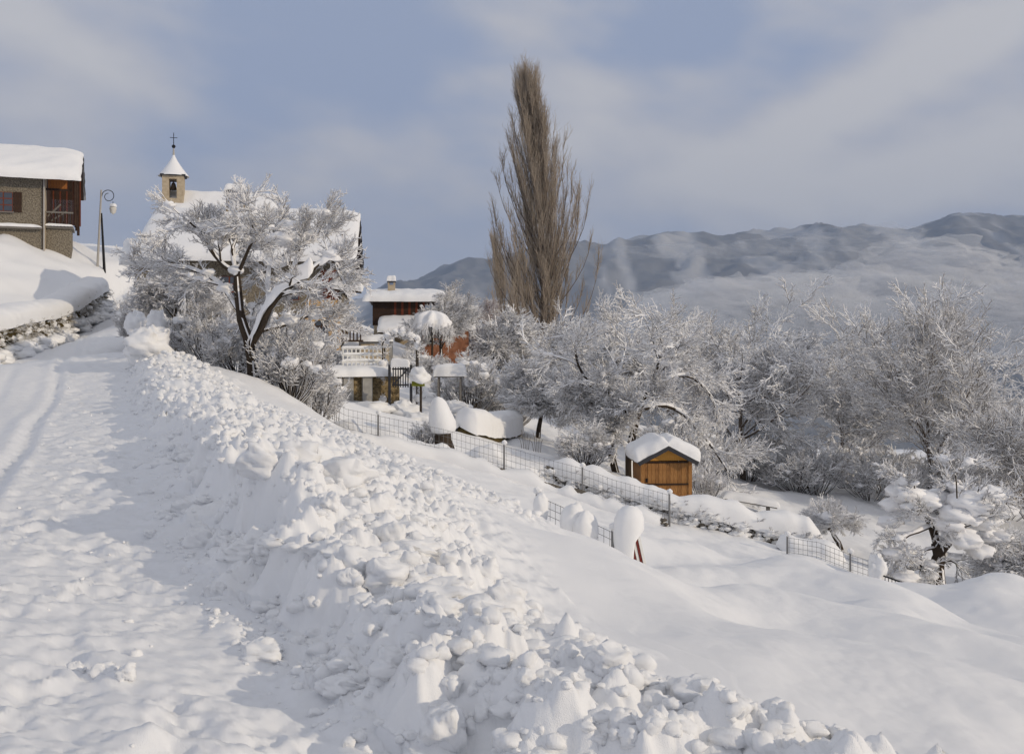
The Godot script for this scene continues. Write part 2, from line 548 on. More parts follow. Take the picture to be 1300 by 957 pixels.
# ---- the far side of the valley
func ridge_y(az: float) -> float:     # height of the skyline in metres at 4.2 km, by azimuth in degrees
	var pts := [[-60.0, 200.0], [-30.0, 60.0], [-12.0, 80.0], [-9.0, 215.0], [-6.0, 290.0], [-2.3, 375.0], [4.0, 450.0], [9.0, 480.0], [14.0, 495.0], [21.0, 510.0], [27.0, 530.0], [40.0, 580.0], [60.0, 700.0]]
	for k in pts.size() - 1:
		if az < pts[k + 1][0]:
			return lerpf(pts[k][1], pts[k + 1][1], smoothstep(0.0, 1.0, (az - pts[k][0]) / (pts[k + 1][0] - pts[k][0])))
	return 700.0

func make_far() -> void:
	var big := FastNoiseLite.new()
	big.seed = 77
	big.fractal_type = FastNoiseLite.FRACTAL_RIDGED
	big.fractal_octaves = 5
	big.frequency = 0.0011
	var patch := FastNoiseLite.new()
	patch.seed = 78
	patch.fractal_octaves = 4
	patch.frequency = 0.0035
	var na := 420
	var nd := 110
	var v := PackedVector3Array()
	var c := PackedColorArray()
	for j in nd + 1:
		var f := float(j) / nd
		for i in na + 1:
			var az := lerpf(-58.0, 58.0, float(i) / na)
			var dd := lerpf(2300.0, 5200.0, f)
			var x := sin(deg_to_rad(az)) * dd
			var z := -cos(deg_to_rad(az)) * dd
			var top := ridge_y(az)
			var up := smoothstep(0.0, 0.72, f)
			var nz := big.get_noise_2d(x, z)
			var y := lerpf(-330.0, top, pow(up, 1.15)) + nz * 55.0 * smoothstep(0.02, 0.5, f) - 45.0 - 350.0 * smoothstep(0.75, 1.0, f)
			y += 14.0 * patch.get_noise_2d(x * 3.0, z * 3.0)
			v.append(Vector3(x, y, z))
			# woods, frosted crowns, clearings and pistes under snow
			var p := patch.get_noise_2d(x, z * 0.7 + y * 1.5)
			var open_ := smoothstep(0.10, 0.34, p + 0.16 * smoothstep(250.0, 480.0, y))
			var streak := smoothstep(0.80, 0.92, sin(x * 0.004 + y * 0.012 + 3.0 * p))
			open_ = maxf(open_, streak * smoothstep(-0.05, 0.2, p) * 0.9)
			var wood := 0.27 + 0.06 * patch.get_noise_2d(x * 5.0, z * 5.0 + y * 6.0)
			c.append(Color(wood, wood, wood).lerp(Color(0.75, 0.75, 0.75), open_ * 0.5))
	var n := PackedVector3Array()
	n.resize(v.size())
	var idx := PackedInt32Array()
	for j in nd + 1:
		for i in na + 1:
			var a := v[j * (na + 1) + mini(i + 1, na)] - v[j * (na + 1) + maxi(i - 1, 0)]
			var b := v[mini(j + 1, nd) * (na + 1) + i] - v[maxi(j - 1, 0) * (na + 1) + i]
			n[j * (na + 1) + i] = a.cross(b).normalized()
			if n[j * (na + 1) + i].y < 0.0:
				n[j * (na + 1) + i] *= -1.0
			if i < na and j < nd:
				var o := j * (na + 1) + i
				idx.append_array(PackedInt32Array([o, o + na + 1, o + 1, o + 1, o + na + 1, o + na + 2]))
	var m := mat("mountain_side", Color.WHITE, 1.0)
	m.vertex_color_use_as_albedo = true
	tag(put("mountain", arrays(v, n, idx, c), m), "wooded mountain side with snow clearings across the valley", "mountain", "", "structure")
	# banks of valley cloud: azimuth, elevation in degrees, distance, size
	rng.seed = 404
	# the bank lying in the valley: billows of thin cloud overlapping one another
	var vapour := mat("vapour", Color(0.95, 0.95, 0.95, 0.19), 1.0)
	vapour.metallic_specular = 0.0
	vapour.backlight_enabled = true
	vapour.backlight = Color(1, 1, 1)
	vapour.transparency = BaseMaterial3D.TRANSPARENCY_ALPHA
	var billow := [lump_mesh(931, 0.1, 40, 24, 0.5), lump_mesh(932, 0.1, 40, 24, 0.6), lump_mesh(933, 0.1, 40, 24, 0.55)]
	for k in 56:
		var az := lerpf(3.0, 32.0, (k + rng.randf()) / 56.0)
		var hi := 0.6 + 3.0 * smoothstep(5.0, 15.0, az) + 0.6 * sin(az * 0.9) + 0.4 * sin(az * 2.3)
		var el := lerpf(-0.6, hi, pow(rng.randf(), 0.75))
		var dist := rng.randf_range(1700.0, 2300.0)
		var r := rng.randf_range(55.0, 120.0)
		var o := put("valley_cloud", billow[k % 3], vapour, null, Vector3(tan(deg_to_rad(az)) * dist, EYE + tan(deg_to_rad(el)) * dist / cos(deg_to_rad(az)), -dist), Vector3(0, rng.randf() * TAU, 0))
		o.scale = Vector3(r * 1.4, r * rng.randf_range(0.35, 0.55), r * 1.4)
		tag(o, "pale billow of cloud lying in the valley before the mountain", "cloud", "banks of valley cloud", "stuff")
	var wisp := mat("thin_vapour", Color(0.95, 0.95, 0.95, 0.07), 1.0)
	wisp.metallic_specular = 0.0
	wisp.backlight_enabled = true
	wisp.backlight = Color(1, 1, 1)
	wisp.transparency = BaseMaterial3D.TRANSPARENCY_ALPHA
	for q in [[17.5, 5.4, 2800.0, 200.0, 40.0], [29.0, 4.8, 2300.0, 140.0, 60.0], [14.0, 5.2, 2900.0, 160.0, 26.0], [9.0, 5.0, 2900.0, 140.0, 20.0]]:
		for e in 2:
			var at := Vector3(tan(deg_to_rad(q[0])) * q[2], EYE + tan(deg_to_rad(q[1])) * q[2] / cos(deg_to_rad(q[0])), -q[2]) + Vector3(rng.randf_range(-0.4, 0.4) * q[3], rng.randf_range(-0.5, 0.5) * q[4], 60.0 * e)
			var o := put("mountain_cloud", billow[(int(q[0]) + e) % 3], wisp, null, at, Vector3(0, rng.randf() * TAU, 0))
			o.scale = Vector3(q[3], q[4], q[3]) * rng.randf_range(0.7, 1.0)
			tag(o, "thin wisp of cloud drifting along the mountain side", "cloud", "wisps of cloud on the mountain", "stuff")
# ---- branching: every branch is a tapered tube, snow lies along its upper side
func limb(b: Buf, pts: PackedVector3Array, rad_: PackedFloat32Array, sides: int) -> void:
	var n := pts.size()
	var first := b.v.size()
	var side := Vector3.RIGHT
	for k in n:
		var dir := (pts[mini(k + 1, n - 1)] - pts[maxi(k - 1, 0)]).normalized()
		side = (side - dir * side.dot(dir))
		if side.length_squared() < 0.01:
			side = dir.cross(Vector3(0.3, 0.2, 0.9))
		side = side.normalized()
		var other := dir.cross(side)
		for s in sides:
			var a := TAU * s / sides
			var o := side * cos(a) + other * sin(a)
			b.v.append(pts[k] + o * rad_[k])
			b.n.append(o)
	for k in n - 1:
		for s in sides:
			var s2 := (s + 1) % sides
			var o := first + k * sides
			b.i.append_array(PackedInt32Array([o + s, o + sides + s, o + s2, o + s2, o + sides + s, o + sides + s2]))

func snow_on(b: Buf, pts: PackedVector3Array, rad_: PackedFloat32Array, thick: float, r: RandomNumberGenerator) -> void:
	var n := pts.size()
	var first := b.v.size()
	for k in n:
		var dir := (pts[mini(k + 1, n - 1)] - pts[maxi(k - 1, 0)]).normalized()
		var flat := clampf(1.15 - absf(dir.y) * absf(dir.y), 0.15, 1.0)
		var ends := 0.35 if k == 0 or k == n - 1 else 1.0
		var h := thick * flat * ends * r.randf_range(0.7, 1.35) + rad_[k] * 0.35
		var w := rad_[k] * 0.97 + thick * 0.3 * flat * ends
		var side := dir.cross(Vector3.UP)
		if side.length_squared() < 0.02:
			side = Vector3(0.8, 0, 0.6)
		side = side.normalized()
		var up := side.cross(dir).normalized()
		var c := pts[k] + up * (rad_[k] * 0.35)
		for q in [side * w, side * w * 0.62 + up * h * 0.8, up * h, -side * w * 0.62 + up * h * 0.8, -side * w, -up * h * 0.12]:
			b.v.append(c + q)
			b.n.append(q.normalized())
	for k in n - 1:
		for s in 6:
			var s2 := (s + 1) % 6
			var o := first + k * 6
			b.i.append_array(PackedInt32Array([o + s, o + s2, o + 6 + s, o + s2, o + 6 + s2, o + 6 + s]))

# p: n children per level, len ratio, spread, lift, wiggle, thin, snow thickness, sprays
func grow(T: Dictionary, p: Dictionary, at: Vector3, dir: Vector3, length: float, r0: float, level: int) -> void:
	var r: RandomNumberGenerator = T.r
	var nseg: int = [7, 6, 5, 4, 3][level]
	var pts := PackedVector3Array([at])
	var rs := PackedFloat32Array([r0])
	var d := dir
	var step := length / nseg
	var lift: float = p.lift[level]
	var wig: float = p.wiggle[level]
	for k in nseg:
		d = (d + Vector3(r.randf_range(-1, 1), r.randf_range(-1, 1), r.randf_range(-1, 1)) * wig + Vector3.UP * lift).normalized()
		pts.append(pts[-1] + d * step)
		rs.append(r0 * lerpf(1.0, p.taper[level], (k + 1.0) / nseg))
	limb(T.trunk if level == 0 else T.bark, pts, rs, 8 if level == 0 else (6 if level == 1 else 4 if level == 2 else 3))
	if level > 0 or p.get("trunk_snow", true):
		snow_on(T.snow, pts, rs, p.snow[level], r)
	if level > 0 and level <= 2 and p.has("clump") and r.randf() < p.clump:
		for q in r.randi_range(1, 3):
			var f := r.randf_range(0.3, 0.95) * nseg
			var i0 := mini(int(f), nseg - 1)
			var c := pts[i0].lerp(pts[i0 + 1], f - i0)
			var s: float = p.clump_size * r.randf_range(0.5, 1.3)
			T.clumps.append(Transform3D(Basis(Vector3.UP, r.randf() * TAU).scaled(Vector3(s * r.randf_range(0.8, 1.6), s * r.randf_range(0.4, 0.7), s * r.randf_range(0.8, 1.2))), c + Vector3.UP * (s * 0.22 + rs[i0])))
	if level < p.levels:
		var n: int = p.n[level]
		for k in n:
			var t: float = lerpf(p.from[level], 1.0, (k + r.randf()) / n)
			var f := t * nseg
			var i0 := mini(int(f), nseg - 1)
			var c := pts[i0].lerp(pts[i0 + 1], f - i0)
			var along := (pts[i0 + 1] - pts[i0]).normalized()
			var axis := along.cross(Vector3(r.randf_range(-1, 1), r.randf_range(-0.5, 0.5), r.randf_range(-1, 1))).normalized()
			if axis.length_squared() < 0.5:
				axis = Vector3.RIGHT
			var ang: float = p.angle[level] * r.randf_range(0.65, 1.3)
			var cd := along.rotated(axis, ang)
			var cl: float = length * p.ratio[level] * r.randf_range(0.7, 1.25) * (1.0 - p.get("cone", 0.35) * t)
			grow(T, p, c, cd, cl, maxf(lerpf(rs[i0], rs[i0 + 1], f - i0) * p.thin[level], p.get("least", 0.006)), level + 1)
	if level >= p.levels - 1 and level > 0:
		var n: int = p.sprays if level == p.levels else maxi(1, p.sprays / 2)
		for k in n:
			var t := lerpf(0.25, 1.0, (k + r.randf()) / n)
			var f := t * nseg
			var i0 := mini(int(f), nseg - 1)
			var c := pts[i0].lerp(pts[i0 + 1], f - i0)
			var along := (pts[i0 + 1] - pts[i0]).normalized()
			along = (along + Vector3(r.randf_range(-1, 1), r.randf_range(-1, 1) + p.get("droop", 0.0), r.randf_range(-1, 1)) * p.get("scatter", 0.6)).normalized()
			T.sprays.append(spray_at(c, along, p.spray_size * r.randf_range(0.65, 1.25), r))

func spray_at(c: Vector3, along: Vector3, s: float, r: RandomNumberGenerator) -> Transform3D:
	var z := Vector3.UP - along * along.y
	if z.length_squared() < 0.05:
		z = Vector3(r.randf_range(-1, 1), 0, r.randf_range(-1, 1))
		z -= along * z.dot(along)
	z = z.normalized()
	var x := along.cross(z).normalized()
	return Transform3D(Basis(x * s, along * s, z * s), c)

# a spray of twigs one metre long: a crooked shoot along +y, side shoots and their tips, snow on the +z side
func shoot(b: Buf, s: Buf, r: RandomNumberGenerator, p0: Vector3, dir: Vector3, l: float, rad0: float, thick: float, nseg: int, crook: float) -> PackedVector3Array:
	var pts := PackedVector3Array([p0])
	var rs := PackedFloat32Array([rad0])
	for q in nseg:
		dir = (dir + Vector3(r.randf_range(-1, 1), r.randf_range(-0.6, 0.9), r.randf_range(-1, 1)) * crook).normalized()
		pts.append(pts[-1] + dir * l / nseg)
		rs.append(rad0 * (1.0 - 0.65 * (q + 1.0) / nseg))
	limb(b, pts, rs, 3)
	if thick > 0.0:
		var first := s.v.size()
		for q in nseg + 1:
			var dq := (pts[mini(q + 1, nseg)] - pts[maxi(q - 1, 0)]).normalized()
			var side := dq.cross(Vector3(0, 0.02, 1)).normalized()
			var up := side.cross(dq)
			var h := thick * r.randf_range(0.55, 1.45) * (0.55 if q == 0 or q == nseg else 1.0)
			var w := rs[q] * 0.95 + h * 0.35
			for o in [side * w, up * h, -side * w, -up * rs[q] * 0.7]:
				s.v.append(pts[q] + o + up * rs[q] * 0.7)
				s.n.append(o.normalized())
		for q in nseg:
			for e in 4:
				var e2 := (e + 1) % 4
				var o := first + q * 4
				s.i.append_array(PackedInt32Array([o + e, o + e2, o + 4 + e, o + e2, o + 4 + e2, o + 4 + e]))
	return pts

func spray_mesh(seed_: int, twigs: int, spread: float, r_twig: float, thick: float, bark: Material, snow: Material, tips := 2) -> ArrayMesh:
	var r := RandomNumberGenerator.new()
	r.seed = seed_
	var b := Buf.new()
	var s := Buf.new()
	var main := shoot(b, s, r, Vector3.ZERO, Vector3(0, 1, 0), 1.0, r_twig * 1.5, thick, 5, 0.2)
	for k in twigs:
		var f := lerpf(0.25, 4.7, (k + r.randf()) / twigs)
		var p0 := main[int(f)].lerp(main[int(f) + 1], f - int(f))
		var az := r.randf() * TAU
		var a := spread * r.randf_range(0.55, 1.25)
		var dir := Vector3(sin(a) * cos(az), cos(a), sin(a) * sin(az) * 0.8 + 0.15).normalized()
		var side := shoot(b, s, r, p0, dir, r.randf_range(0.28, 0.6) * (1.15 - 0.1 * f), r_twig, thick * 0.85, 3, 0.3)
		for q in tips:
			var g := r.randf_range(0.6, 2.9)
			var p1 := side[int(g)].lerp(side[int(g) + 1], g - int(g))
			var d2 := (dir + Vector3(r.randf_range(-1, 1), r.randf_range(-0.3, 1), r.randf_range(-0.7, 1)) * 0.8).normalized()
			shoot(b, s, r, p1, d2, r.randf_range(0.13, 0.28), r_twig * 0.7, thick * 0.7, 2, 0.3)
	var m := arrays(b.v, b.n, b.i)
	m.surface_set_material(0, bark)
	if thick > 0.0:
		var a := []
		a.resize(Mesh.ARRAY_MAX)
		a[Mesh.ARRAY_VERTEX] = s.v
		a[Mesh.ARRAY_NORMAL] = s.n
		a[Mesh.ARRAY_INDEX] = s.i
		m.add_surface_from_arrays(Mesh.PRIMITIVE_TRIANGLES, a)
		m.surface_set_material(1, snow)
	return m

func many(called: String, mesh: Mesh, at: Array, parent: Node, mt: Material = null) -> MultiMeshInstance3D:
	var mm := MultiMesh.new()
	mm.transform_format = MultiMesh.TRANSFORM_3D
	mm.mesh = mesh
	mm.instance_count = at.size()
	for k in at.size():
		mm.set_instance_transform(k, at[k])
	var o := MultiMeshInstance3D.new()
	o.name = called
	o.multimesh = mm
	if mt:
		o.material_override = mt
	o.set_meta("kind", "stuff")
	parent.add_child(o, true)
	return o

# a lump of snow: a ball with flattened, broken faces
var lump_meshes: Array[ArrayMesh] = []
func lump_mesh(seed_: int, blocky: float, nu := 14, nv := 9, wild := 0.22) -> ArrayMesh:
	var r := RandomNumberGenerator.new()
	r.seed = seed_
	var nz := FastNoiseLite.new()
	nz.seed = seed_
	nz.frequency = 0.9
	nz.fractal_octaves = 3
	var cuts: Array[Vector3] = []
	for k in 9:
		cuts.append(Vector3(r.randf_range(-1, 1), r.randf_range(-0.8, 1), r.randf_range(-1, 1)).normalized() * r.randf_range(0.62, 0.95))
	var v := PackedVector3Array()
	for j in nv + 1:
		for i in nu + 1:
			var th := PI * j / nv
			var ph := TAU * (i % nu) / nu
			var d := Vector3(sin(th) * cos(ph), cos(th), sin(th) * sin(ph))
			var q := 1.0
			for c in cuts:
				var cl := c.length()
				var f := d.dot(c) / cl
				if f > 0.05:
					q = minf(q, lerpf(1.0, cl / f, blocky))
			q *= 1.0 + wild * nz.get_noise_3dv(d * 1.3) + 0.45 * wild * nz.get_noise_3dv(d * 3.6) + 0.2 * wild * nz.get_noise_3dv(d * 9.0)
			v.append(d * q)
	var n := PackedVector3Array()
	n.resize(v.size())
	var idx := PackedInt32Array()
	for j in nv:
		for i in nu:
			var o := j * (nu + 1) + i
			idx.append_array(PackedInt32Array([o, o + nu + 1, o + 1, o + 1, o + nu + 1, o + nu + 2]))
	for k in range(0, idx.size(), 3):
		var fn := (v[idx[k + 2]] - v[idx[k]]).cross(v[idx[k + 1]] - v[idx[k]])
		if fn.dot(v[idx[k]]) < 0.0:
			fn = -fn
		for q in 3:
			n[idx[k + q]] += fn
	for j in nv + 1:            # close the seam
		var s := n[j * (nu + 1)] + n[j * (nu + 1) + nu]
		n[j * (nu + 1)] = s
		n[j * (nu + 1) + nu] = s
	for k in n.size():
		n[k] = n[k].normalized() if n[k].length_squared() > 1e-12 else v[k].normalized()
	return arrays(v, n, idx)

func tree(called: String, label: String, category: String, at: Vector3, p: Dictionary, seed_: int, group := "") -> Node3D:
	var o := thing(called, label, category, at, 0.0, group)
	var r := RandomNumberGenerator.new()
	r.seed = seed_
	var T := {"r": r, "trunk": Buf.new(), "bark": Buf.new(), "snow": Buf.new(), "sprays": [], "clumps": []}
	if p.has("custom"):
		p.custom.call(T, p)
	else:
		for s in p.get("stems", [[Vector3.ZERO, Vector3.UP, p.height, p.radius]]):
			grow(T, p, s[0], s[1].normalized(), s[2], s[3], 0)
	finish_tree(o, T, p)
	return o

func finish_tree(o: Node3D, T: Dictionary, p: Dictionary) -> void:
	if T.trunk.v.size():
		put("trunk" if not p.has("stems") else "stems", arrays(T.trunk.v, T.trunk.n, T.trunk.i), p.get("bark", M.bark), o)
	if T.bark.v.size():
		tag(put("branches", arrays(T.bark.v, T.bark.n, T.bark.i), p.get("bark", M.bark), o), "", "", "", "stuff")
	if T.snow.v.size() and p.get("has_snow", true):
		tag(put("branch_snow", arrays(T.snow.v, T.snow.n, T.snow.i), M.tree_snow, o), "", "", "", "stuff")
	if T.sprays.size():
		var kinds: Array = p.spray
		var parts := []
		for k in kinds.size():
			parts.append([])
		for k in T.sprays.size():
			parts[k % kinds.size()].append(T.sprays[k])
		for k in kinds.size():
			many("twigs", kinds[k], parts[k], o)
	if T.clumps.size():
		for k in 3:
			var part := []
			for q in range(k, T.clumps.size(), 3):
				part.append(T.clumps[q])
			if part.size():
				many("snow_clumps", lump_meshes[[0, 1, 3][k]], part, o, M.tree_snow)

var S := {}
func make_sprays() -> void:
	for k in 4:
		lump_meshes.append(lump_mesh(90 + k, 0.35 if k != 2 else 0.8, 16, 10, 0.5 if k != 2 else 0.22))
	for k in 2:
		S["near%d" % k] = spray_mesh(200 + k, 7, 0.8, 0.012, 0.036, M.dark_twig, M.tree_snow)
		S["frost%d" % k] = spray_mesh(210 + k, 7, 0.8, 0.0105, 0.036, M.rime_twig, M.tree_snow)
		S["fine%d" % k] = spray_mesh(215 + k, 9, 0.8, 0.0105, 0.032, M.rime_twig, M.tree_snow)
		S["bare%d" % k] = spray_mesh(220 + k, 7, 0.65, 0.0105, 0.02, M.twig, M.tree_snow)
		S["poplar%d" % k] = spray_mesh(230 + k, 5, 0.3, 0.0085, 0.0, M.poplar_twig, M.tree_snow, 1)
		S["bush%d" % k] = spray_mesh(240 + k, 8, 0.85, 0.012, 0.055, M.grey_twig, M.tree_snow)
		S["tuft%d" % k] = spray_mesh(260 + k, 8, 0.8, 0.02, 0.02, M.dry_grass, M.tree_snow)
		S["red%d" % k] = spray_mesh(250 + k, 8, 0.7, 0.011, 0.012, M.red_twig, M.tree_snow)
# ---- small builders
func box(parent: Node, called: String, c: Vector3, s: Vector3, m: Material, turn := Vector3.ZERO) -> MeshInstance3D:
	var b := BoxMesh.new()
	b.size = s
	return put(called, b, m, parent, c, turn)

func rod_mesh(pts: PackedVector3Array, r0: float, r1: float, sides := 8) -> ArrayMesh:
	var b := Buf.new()
	var rs := PackedFloat32Array()
	for k in pts.size():
		rs.append(lerpf(r0, r1, float(k) / (pts.size() - 1)))
	limb(b, pts, rs, sides)
	for e in 2:            # caps
		var o := 0 if e == 0 else b.v.size() - sides - (1 if e == 1 else 0)
		if e == 1:
			o = (pts.size() - 1) * sides
		var c := b.v.size()
		b.v.append(pts[0] if e == 0 else pts[-1])
		b.n.append(((pts[0] - pts[1]) if e == 0 else (pts[-1] - pts[-2])).normalized())
		for s in sides:
			b.i.append_array(PackedInt32Array([c, o + s, o + (s + 1) % sides] if e == 0 else [c, o + (s + 1) % sides, o + s]))
	return arrays(b.v, b.n, b.i)

func rod(parent: Node, called: String, pts: Array, r0: float, r1: float, m: Material, sides := 8) -> MeshInstance3D:
	return put(called, rod_mesh(PackedVector3Array(pts), r0, r1, sides), m, parent)

# snow lying on a flat piece: a slab with bulging, rounded edges
func slab_mesh(w: float, l: float, h: float, seed_: int, nx := 22, nz := 16, droop := 0.0) -> ArrayMesh:
	var ns := FastNoiseLite.new()
	ns.seed = seed_
	ns.frequency = 0.7
	ns.fractal_octaves = 3
	var v := PackedVector3Array()
	for j in nz + 1:
		for i in nx + 1:
			var u := sin((2.0 * i / nx - 1.0) * PI / 2)
			var t := sin((2.0 * j / nz - 1.0) * PI / 2)
			var e := pow(maxf(0.0, 1.0 - pow(absf(u), 10.0)), 0.5) * pow(maxf(0.0, 1.0 - pow(absf(t), 8.0)), 0.5)
			var x := u * w / 2
			var z := t * l / 2
			var y := h * e * (1.0 + 0.22 * ns.get_noise_2d(x * 1.2, z * 1.2)) - droop * pow(maxf(t, 0.0), 6.0)
			v.append(Vector3(x + 0.06 * ns.get_noise_2d(z * 2.0, 9.0) * signf(u) * (1.0 if absf(u) > 0.8 else 0.0), y, z + 0.10 * ns.get_noise_2d(x * 1.6, 4.0) * (1.0 if t > 0.8 else 0.0)))
	return grid_mesh(v, nx, nz)

func grid_mesh(v: PackedVector3Array, nx: int, nz: int, wrap_ := false) -> ArrayMesh:
	var n := PackedVector3Array()
	n.resize(v.size())
	var idx := PackedInt32Array()
	for j in nz:
		for i in nx:
			var o := j * (nx + 1) + i
			idx.append_array(PackedInt32Array([o, o + 1, o + nx + 1, o + 1, o + nx + 2, o + nx + 1]))
	for k in range(0, idx.size(), 3):
		var fn := (v[idx[k + 2]] - v[idx[k]]).cross(v[idx[k + 1]] - v[idx[k]])
		for q in 3:
			n[idx[k + q]] += fn
	for k in n.size():
		n[k] = n[k].normalized() if n[k].length_squared() > 1e-14 else Vector3.UP
	return arrays(v, n, idx)

# snow lying along a wall, hedge or rail
func roll_mesh(pts: PackedVector3Array, w: float, h: float, seed_: int, sub := 8, lumpy := 0.25, freq := 0.9) -> ArrayMesh:
	var ns := FastNoiseLite.new()
	ns.seed = seed_
	ns.frequency = freq
	ns.fractal_octaves = 2
	var sides := 11
	var v := PackedVector3Array()
	var rows := (pts.size() - 1) * sub
	for k in rows + 1:
		var f := float(k) / sub
		var i0 := mini(int(f), pts.size() - 2)
		var c := pts[i0].lerp(pts[i0 + 1], f - i0)
		var dir := (pts[i0 + 1] - pts[i0])
		var side := Vector3(-dir.z, 0, dir.x).normalized()
		var e := minf(1.0, pow(minf(k, rows - k) / (sub * 0.5), 0.5))
		var wob := 1.0 + lumpy * ns.get_noise_3dv(c) * 2.0
		for s in sides + 1:
			var a := PI * 1.16 * s / sides - PI * 0.08
			var cs := cos(a)
			var sn := sin(a)
			var q := side * (signf(cs) * pow(absf(cs), 0.75) * w * 0.5) + Vector3.UP * (signf(sn) * pow(absf(sn), 0.75) * h * wob)
			q *= maxf(e, 0.03)
			var p := c + q
			p += q.normalized() * 0.12 * h * ns.get_noise_3dv(p * 3.0)
			v.append(p)
	var m := grid_mesh(v, sides, rows)
	return m

func along(pix: Array) -> PackedVector3Array:       # [x, d] pairs -> points on the ground
	var o := PackedVector3Array()
	for q in pix:
		o.append(px_at(q[0], q[1]))
	return o

func lifted(p: PackedVector3Array, dy: float, by := Vector3.ZERO) -> PackedVector3Array:
	var o := PackedVector3Array()
	for q in p:
		o.append(q + Vector3(0, dy, 0) - by)
	return o

func finer(p: PackedVector3Array, step: float) -> PackedVector3Array:
	var o := PackedVector3Array()
	for k in p.size() - 1:
		var n := maxi(1, int(p[k].distance_to(p[k + 1]) / step))
		for q in n:
			var c := p[k].lerp(p[k + 1], float(q) / n)
			c.y = ground_y(c.x, c.z)
			o.append(c)
	o.append(p[-1])
	return o

# ---- trees in their places
func explicit(T: Dictionary, p: Dictionary, pts: Array, r0: float, r1: float, kids: int, kid_len: float, level: int, thick: float, trunk := false) -> void:
	var P := PackedVector3Array()
	var n := pts.size() - 1
	for k in n:                # smooth the given points
		for q in 3:
			var t := q / 3.0
			var a: Vector3 = pts[maxi(k - 1, 0)]
			var d: Vector3 = pts[mini(k + 2, n)]
			P.append(pts[k].cubic_interpolate(pts[k + 1], a, d, t))
	P.append(pts[n])
	var R := PackedFloat32Array()
	for k in P.size():
		R.append(lerpf(r0, r1, float(k) / (P.size() - 1)) * T.r.randf_range(0.92, 1.1))
	limb(T.trunk if trunk else T.bark, P, R, 8)
	if thick > 0.0:
		snow_on(T.snow, P, R, thick, T.r)
	for k in kids:
		var f := lerpf(0.3, 1.0, (k + T.r.randf()) / kids) * (P.size() - 1)
		var i0 := mini(int(f), P.size() - 2)
		var c := P[i0].lerp(P[i0 + 1], f - i0)
		var al := (P[i0 + 1] - P[i0]).normalized()
		var ax := al.cross(Vector3(T.r.randf_range(-1, 1), T.r.randf_range(-0.5, 0.5), T.r.randf_range(-1, 1))).normalized()
		grow(T, p, c, al.rotated(ax, T.r.randf_range(0.3, 1.15)), kid_len * T.r.randf_range(0.65, 1.25), maxf(R[i0] * 0.45, 0.012), level)

func params(over: Dictionary) -> Dictionary:
	var p := {"levels": 3, "n": [7, 6, 5, 0, 0], "ratio": [1.15, 0.55, 0.55, 0.5, 0.5], "angle": [0.95, 0.8, 0.8, 0.7, 0.7], "lift": [0.05, 0.05, 0.02, 0.0, 0.0], "wiggle": [0.10, 0.17, 0.2, 0.22, 0.2],
		"taper": [0.6, 0.35, 0.35, 0.4, 0.4], "thin": [0.55, 0.5, 0.5, 0.6, 0.6], "from": [0.55, 0.25, 0.2, 0.2, 0.2], "snow": [0.04, 0.05, 0.04, 0.03, 0.025], "sprays": 5, "spray_size": 0.5, "height": 2.0, "radius": 0.14, "spray": [S.near0, S.near1]}
	for k in over:
		p[k] = over[k]
	return p

